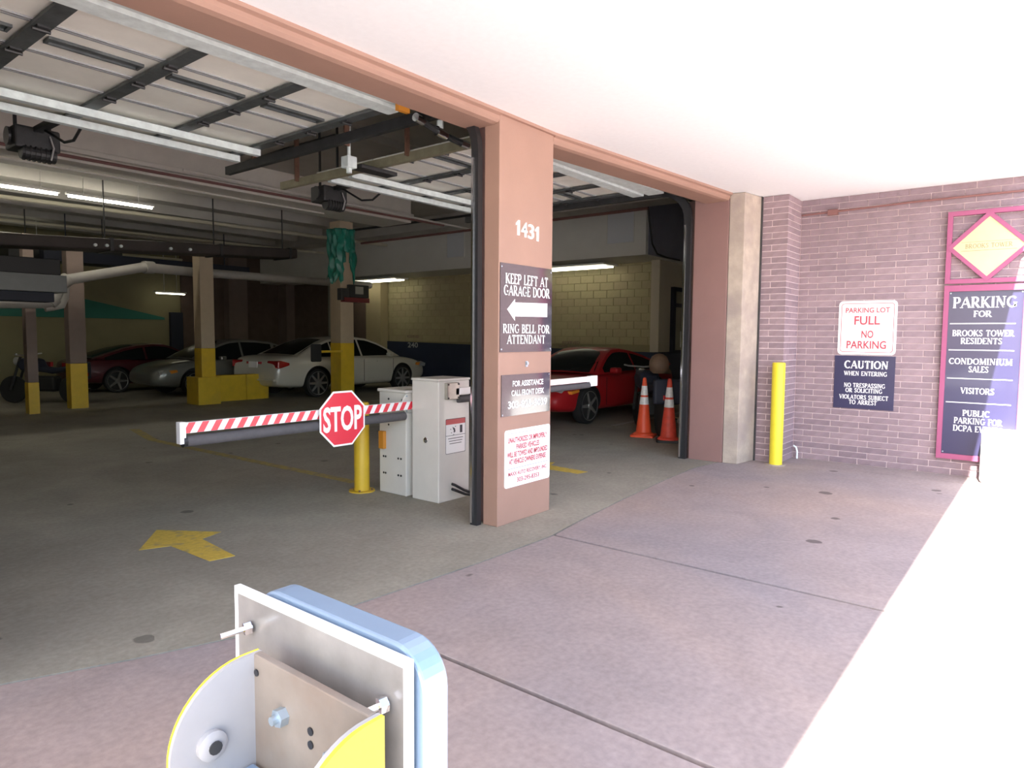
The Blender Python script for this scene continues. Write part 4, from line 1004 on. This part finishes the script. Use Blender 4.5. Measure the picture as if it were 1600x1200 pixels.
# white sedan (nose to +x)
def det_sedan(t, hw, W):
    for s in (-1,1):
        D(t, MB().prism([(-2.52,.72),(-2.515,.88),(-2.44,.90),(-2.2,.84),(-2.2,.78),(-2.44,.72)], 1, s*(hw-.46), s*(hw-.045)), 'tail_lamp', M['taillamp'], bevel=.02)
        D(t, MB().prism([(2.36,.62),(2.40,.72),(2.20,.78),(2.06,.76),(2.10,.66)], 1, s*(hw-.42), s*(hw-.06)), 'headlamp', M['lamp'], bevel=.02)
        D(t, MB().prism([(2.08,.66),(2.14,.74),(2.0,.75),(1.97,.68)], 1, s*(hw-.07), s*(hw-.035)), 'indicator', M['amber'])
        D(t, MB().box(.78,.92,s*hw-.0 if s>0 else s*hw-.16, s*hw+.16 if s>0 else s*hw,.93,1.04), 'wing_mirror', M['carwhite'], bevel=.03)
        D(t, MB().box(-.98,.98,s*(hw-.012)-.006,s*(hw-.012)+.006,.50,.53), 'rub_strip', M['carwhite'])
        for x in (-.42,.62): D(t, MB().box(x-.13,x+.03,s*(hw-.02)-.012,s*(hw-.02)+.012,.80,.83), 'door_handle', M['carwhite'], bevel=.004)
        for x in (-.98,.02,1.05): D(t, MB().box(x,x+.006,s*(hw-.004)-.004,s*(hw-.004)+.003,.32,.88), 'door_gap', M['trimblk'])
    D(t, MB().box(-2.53,-2.50,-.30,.30,.72,.86), 'plate_recess', M['taillamp'], bevel=.01)
    lp = D(t, MB().box(-2.56,-2.53,-.16,.16,.72,.86), 'licence_plate', M['signwhite'])
    D(t, MB().box(-2.60,-2.42,-.82,.82,.42,.47), 'bumper_strip', M['carwhite'], bevel=.02)
st_sedan = [(-2.56,.42,.66,.80),(-2.52,.32,.86,.90),(-2.40,.27,.97,.955),(-2.0,.23,1.0,.985),(-1.3,.21,.98,1.0),(-.4,.20,.955,1.0),(.6,.20,.94,1.0),(1.3,.21,.93,.995),(1.75,.22,.89,.98),(2.1,.24,.82,.945),(2.38,.28,.73,.86),(2.5,.36,.62,.72),(2.53,.42,.56,.6)]
rp_sedan = [(-1.95,.97),(-1.6,1.12),(-1.25,1.27),(-.9,1.37),(-.45,1.42),(.0,1.43),(.35,1.40),(.7,1.29),(1.05,1.12),(1.38,.93)]
make_car('sedan', 'pearl white sedan with red tail lamps parked nose to wall, bay 240', (7.60,12.15,0), .06, 5.1, 1.88, st_sedan, 2.85, (-1.42,1.42), M['carwhite'],
   rp_sedan, .93, .58, 8, ((-1.30,-.98+.06),(-.88,.0),(.06,.98)), (6,9), (0,3), det_sedan, .34, 1.07)
# red coupe (nose to -x => rotate by pi)
def det_coupe(t, hw, W):
    for s in (-1,1):
        D(t, MB().prism([(1.98,.545),(2.03,.60),(1.84,.645),(1.74,.65),(1.80,.58)], 1, s*(hw-.46), s*(hw-.16)), 'headlamp', M['lamp'], bevel=.02)
        D(t, MB().prism([(1.86,.545),(1.88,.60),(1.64,.62),(1.62,.575)], 1, s*(hw-.12), s*(hw-.035)), 'indicator', M['amber'], bevel=.01)
        D(t, MB().box(.50,.68,s*hw-.02 if s>0 else s*hw-.15, s*hw+.15 if s>0 else s*hw+.02,.86,.97), 'wing_mirror', M['carred'], bevel=.035)
        D(t, MB().box(-.28,-.10,s*(hw-.02)-.012,s*(hw-.02)+.012,.73,.76), 'door_handle', M['carred'], bevel=.004)
        for x in (-.45,.78): D(t, MB().box(x,x+.006,s*(hw-.004)-.004,s*(hw-.004)+.003,.30,.80), 'door_gap', M['trimblk'])
        D(t, MB().box(-2.12,-2.06,s*(hw-.5)-.18,s*(hw-.5)+.18,.66,.80), 'tail_lamp', M['taillamp'], bevel=.01)
    D(t, MB().box(2.08,2.15,-.62,.62,.34,.42), 'air_intake', M['trimblk'], bevel=.01)
    D(t, MB().prism([(-2.02,.93),(-1.80,.97),(-1.78,1.0),(-2.05,.97)], 1, -.75, .75), 'spoiler', M['carred'], bevel=.006)
    D(t, MB().box(-2.0,-1.92,-.62,-.56,.86,.94).box(-2.0,-1.92,.56,.62,.86,.94), 'spoiler_post', M['carred'])
st_coupe = [(-2.2,.42,.72,.80),(-2.15,.30,.84,.90),(-1.95,.25,.90,.96),(-1.4,.22,.90,1.0),(-.6,.19,.87,1.0),(.3,.19,.85,.99),(.9,.19,.82,.985),(1.35,.20,.76,.98),(1.75,.21,.68,.95),(2.02,.24,.60,.88),(2.16,.30,.52,.78),(2.2,.36,.46,.65)]
rp_coupe = [(-1.85,.91),(-1.4,1.05),(-1.0,1.17),(-.6,1.25),(-.2,1.29),(.1,1.28),(.35,1.20),(.65,1.05),(1.0,.84)]
make_car('coupe', 'shiny red coupe with nose out, parked in bay 242', (7.66,3.92,0), PI, 4.4, 1.74, st_coupe, 2.6, (-1.28,1.32), M['carred'],
   rp_coupe, .85, .54, 5, ((-1.55,-.5),(-.44,.72)), (5,8), (0,3), det_coupe, .32, 1.05)
# silver car and maroon SUV at back
def det_small(paint):
    def f(t, hw, W):
        for s in (-1,1):
            D(t, MB().prism([(2.22,.56),(2.26,.66),(2.02,.72),(1.90,.70),(1.98,.62)], 1, s*(hw-.46), s*(hw-.12)), 'headlamp', M['lamp'], bevel=.02)
            D(t, MB().prism([(1.98,.60),(2.02,.68),(1.84,.69),(1.82,.63)], 1, s*(hw-.13), s*(hw-.04)), 'indicator', M['amber'])
            D(t, MB().box(.62,.78,s*hw-.02 if s>0 else s*hw-.15, s*hw+.15 if s>0 else s*hw+.02,.92,1.02), 'wing_mirror', paint, bevel=.03)
            D(t, MB().box(-2.42,-2.36,s*(hw-.35)-.16,s*(hw-.35)+.16,.70,.82), 'tail_lamp', M['taillamp'])
        D(t, MB().box(2.30,2.36,-.42,.42,.36,.50), 'grille', M['trimblk'], bevel=.01)
    return f
st_small = [(x*.95, b, z, k) for x, b, z, k in st_sedan]
make_car('sedan', 'silver car facing out with amber lamp, half hidden by column', (5.55,14.35,0), PI, 4.8, 1.78, st_small, 2.7, (-1.35,1.38), M['carsilver'],
   rp_sedan, .90, .56, 7, ((-1.25,-.98),(-.88,.0),(.06,.98)), (6,9), (0,3), det_small(M['carsilver']), .33, 1.0)
def det_suv(t, hw, W):
    for s in (-1,1):
        D(t, MB().box(-2.34,-2.26,s*(hw-.14)-.09,s*(hw-.14)+.09,.72,1.12), 'tail_lamp', M['taillamp'], bevel=.02)
        D(t, MB().prism([(2.2,.72),(2.22,.86),(2.05,.90),(2.02,.76)], 1, s*(hw-.42), s*(hw-.08)), 'headlamp', M['lamp'], bevel=.02)
        D(t, MB().box(.95,1.12,s*hw-.02 if s>0 else s*hw-.15, s*hw+.15 if s>0 else s*hw+.02,1.10,1.24), 'wing_mirror', M['carmaroon'], bevel=.03)
        D(t, MB().box(-1.5,.6,s*.55-.02,s*.55+.02,1.70,1.74), 'roof_rail', M['rim'])
    D(t, MB().box(-2.36,-2.33,-.16,.16,.68,.80), 'licence_plate', M['signwhite'])
st_suv = [(-2.32,.48,.9,.88),(-2.28,.36,1.08,.95),(-2.1,.32,1.14,.98),(-1.4,.28,1.14,1.0),(0,.27,1.12,1.0),(1.0,.27,1.10,.995),(1.5,.28,1.06,.98),(1.95,.30,1.0,.95),(2.2,.34,.90,.88),(2.3,.42,.78,.74)]
rp_suv = [(-2.22,1.08),(-2.1,1.36),(-1.95,1.60),(-1.3,1.67),(-.5,1.70),(.3,1.68),(.6,1.60),(.95,1.35),(1.3,1.08)]
make_car('hatchback', 'dark maroon low hatchback in the shadows behind the silver car', (4.55,16.9,0), 0.04, 4.4, 1.74, st_coupe, 2.6, (-1.28,1.32), M['carmaroon'],
   rp_coupe, .85, .54, 5, ((-1.55,-.5),(-.44,.72)), (5,8), (0,3), det_small(M['carmaroon']), .32, 1.0)
# motorcycles
def motorcycle(loc, rz, label, top):
    t = thing('motorcycle', label, 'motorcycle', loc, 'parked motorcycles', rz)
    for x in (-.68,.70):
        c = MB().lathe((x,-.05,.31), [(.23,0),(.30,.01),(.31,.05),(.30,.09),(.23,.10)], 24, 'y').build('wheel', M['tyre'], t, smooth=True, local=True)
        MB().lathe((x,-.02,.31), [(.22,0),(.22,.04)], 20, 'y').build('rim', M['rim'], c, local=True)
    D(t, MB().add([], []).box(-.35,.30,-.14,.14,.28,.62), 'engine', M['trimblk'], bevel=.05)
    D(t, MB().prism([(-.85,.78),(-.80,.88),(-.30,.80),(.0,.84),(.10,.74),(-.30,.68)], 1, -.16, .16), 'seat', M['navycloth'], bevel=.04)
    D(t, MB().prism([(-.05,.78),(.05,1.0),(.35,1.04),(.52,.92),(.42,.74),(.1,.70)], 1, -.17, .17), 'fuel_tank', M['navycloth'], bevel=.06)
    D(t, MB().tube([(.70,-.10,.31),(.55,-.10,.72),(.42,-.12,1.05)], .028).tube([(.70,.10,.31),(.55,.10,.72),(.42,.12,1.05)], .028), 'fork', M['darkmetal'], smooth=True)
    D(t, MB().tube([(.30,-.38,1.12),(.42,-.28,1.10),(.44,0,1.08),(.42,.28,1.10),(.30,.38,1.12)], .015), 'handlebar', M['rim'], smooth=True)
    D(t, MB().lathe((.56,0,.95), [(.02,-.10),(.08,-.08),(.10,0),(.10,.05)], 18, 'x'), 'headlamp', M['lamp'], smooth=True)
    D(t, MB().tube([(-.95,-.20,.30),(-.3,-.20,.28),(.2,-.18,.30)], .045), 'exhaust', M['chrome'], smooth=True)
    D(t, MB().box(-.98,-.86,-.22,.22,.55,.95), 'rear_case', M['navycloth'], bevel=.04)
    D(t, MB().box(-1.0,-.97,-.08,.08,.62,.70), 'tail_lamp', M['taillamp'], bevel=.01)
    return t
motorcycle((6.15,1.75,0), .75, 'dark motorcycle behind the two orange cones', 1)
hm = thing('helmet', 'tan and grey helmet resting on the motorcycle behind the cones', 'helmet', (6.05,1.55,1.0))
MB().lathe((6.05,1.55,1.0), [(.10,0),(.145,.04),(.165,.12),(.16,.20),(.12,.28),(.06,.32),(.01,.33)], 22).build('shell', M['tan'], hm, smooth=True)
MB().prism([(6.10,1.02),(6.36,.98),(6.36,1.03),(6.16,1.14)], 1, 1.47, 1.58).build('peak', M['tan'], hm, bevel=.01)
motorcycle((1.05,14.2,0), 2.2, 'dark motorcycle between the two left columns', 0)

# ================================================================== FOREGROUND READER PEDESTAL
PX = -3.80
t = thing('card_reader_stand', 'yellow gooseneck card reader stand seen from behind, in foreground', 'card reader', (PX-.03,-2.84,0))
def pal(name, col, m=M): pass
m_pan = mat('cloudy acrylic back', (.25,.235,.22), .3, 0.0, var=.22, scale=9, col2=(.50,.38,.12), mask=(.60,.78), coat=.2, trans=.0)
fpan = Frame((PX+.052,0,0),(0,-1,0),(0,0,1))      # faces -x, viewer's right is -y
mb = MB(); plate(mb, [(2.592,.72),(2.972,.72),(2.972,1.197),(2.592,1.197)], fpan, .004, 0); mb.build('back_panel', m_pan, t)
mb = MB(); 
for a in ((2.584,2.592,.72,1.207),(2.972,2.980,.72,1.207),(2.592,2.972,1.197,1.207),(2.584,2.980,.708,.72)): plate(mb, [(a[0],a[2]),(a[1],a[2]),(a[1],a[3]),(a[0],a[3])], fpan, .010, -.005)
mb.build('panel_rim', M['signwhite'], t)
poly = rrect(2.62,2.992,.70,1.213,.055,8)
mb = MB(); plate(mb, poly, Frame((PX+.062,0,0),(0,-1,0),(0,0,1)), -.042, -.002); mb.build('reader_housing', M['bluecase'], t, bevel=.004)
for y, z in ((-2.635,1.155),(-2.945,1.145),(-2.635,.80),(-2.945,.80)):
    sc2 = MB().cyl((PX+.046,y,z),(PX+.002,y+.012,z-.004),.0045,n=8).build('screw', M['chrome'], t, smooth=True)
    MB().cyl((PX+.044,y,z),(PX+.034,y+.003,z-.001),.010,n=6).build('nut', M['chrome'], sc2)
# mounting plate
box(PX,PX+.012,-2.965,-2.715,.80,1.155).build('mounting_plate', M['steelplate'], t, bevel=.002)
for y, z in ((-2.79,1.092),(-2.90,1.078),(-2.79,.90),(-2.90,.90)):
    b_ = MB().cyl((PX,y,z),(PX-.012,y,z),.0125,n=6).cyl((PX-.012,y,z),(PX-.020,y,z),.006,n=10).build('hex_bolt', M['zinc'], t)
for y, z, r in ((-2.85,1.093,.0055),(-2.85,1.075,.0055),(-2.725,1.13,.005),(-2.95,1.13,.005),(-2.855,1.03,.010)):
    MB().cyl((PX-.0005,y,z),(PX-.002,y,z),r,n=12).build('hole', M['black'], t)
MB().tube([(PX+.0,-2.855,1.03),(PX-.02,-2.85,1.030),(PX-.05,-2.835,1.022),(PX-.075,-2.82,1.0)], .0045).build('cable', M['interiorw'], t, smooth=True)
def cheek(y0, y1, name, mo, inner):
    pts = [(PX+.012,1.155)]
    for i in range(0, 15):
        a = math.radians(88+i*(92/14)); pts.append((PX-.01+.108*math.cos(a), 1.047+.108*math.sin(a)))
    pts += [(PX-.118,.80),(PX+.012,.80)]
    o = MB().prism(pts, 1, y0, y1).build(name, mo, t)
    return o
cheek(-2.718,-2.712,'left_cheek', M['interiorw'], 1); cheek(-2.7118,-2.7075,'left_outer_skin', M['byellow'], 1)
cheek(-2.972,-2.966,'right_cheek', M['interiorw'], 1); cheek(-2.978,-2.9722,'right_outer_skin', M['byellow'], 1)
MB().lathe((PX-.065,-2.718,1.055), [(.020,0),(.020,-.008),(.013,-.012)], 16, 'y').build('boss', M['interiorw'], t, smooth=True)
MB().lathe((PX-.065,-2.731,1.055), [(.009,0),(.009,-.002)], 12, 'y').build('boss_hole', M['darkmetal'], t)
box(PX-.113,PX-.005,-2.965,-2.72,.985,1.0).build('shelf_plate', M['bluecase'], t, bevel=.003)
MB().lathe((PX-.075,-2.845,1.0), [(.032,0),(.032,.008),(.012,.010),(.012,.03)], 14).build('clamp', M['byellow'], t, smooth=True)
MB().lathe((PX-.055,-2.86,1.0), [(.022,0),(.022,.012)], 6).build('clamp_nut', M['zinc'], t)
MB().tube([(PX-.06,-2.84,.80),(PX-.06,-2.84,.0)], .05, 16).build('post', M['byellow'], t, smooth=True)
MB().box(PX-.118,PX+.012,-2.965,-2.72,.785,.80).build('bottom_plate', M['byellow'], t)
MB().lathe((PX-.06,-2.84,0), [(.13,0),(.13,.012),(.055,.014)], 20).build('base_plate', M['byellow'], t)

# added white block, standing in for a blown-out bright area at the wall
o = MB().prism(rrect(-3.75,-2.985,0,.60,.045), 0, 4.86, 5.085).build('white_standin_box', mat('blown-out white stand-in', (.9,.9,.9), .5), None, bevel=.01)
tag(o, 'added white box with rounded corner, standing in for blown-out glare at foot of the directory board', 'box')
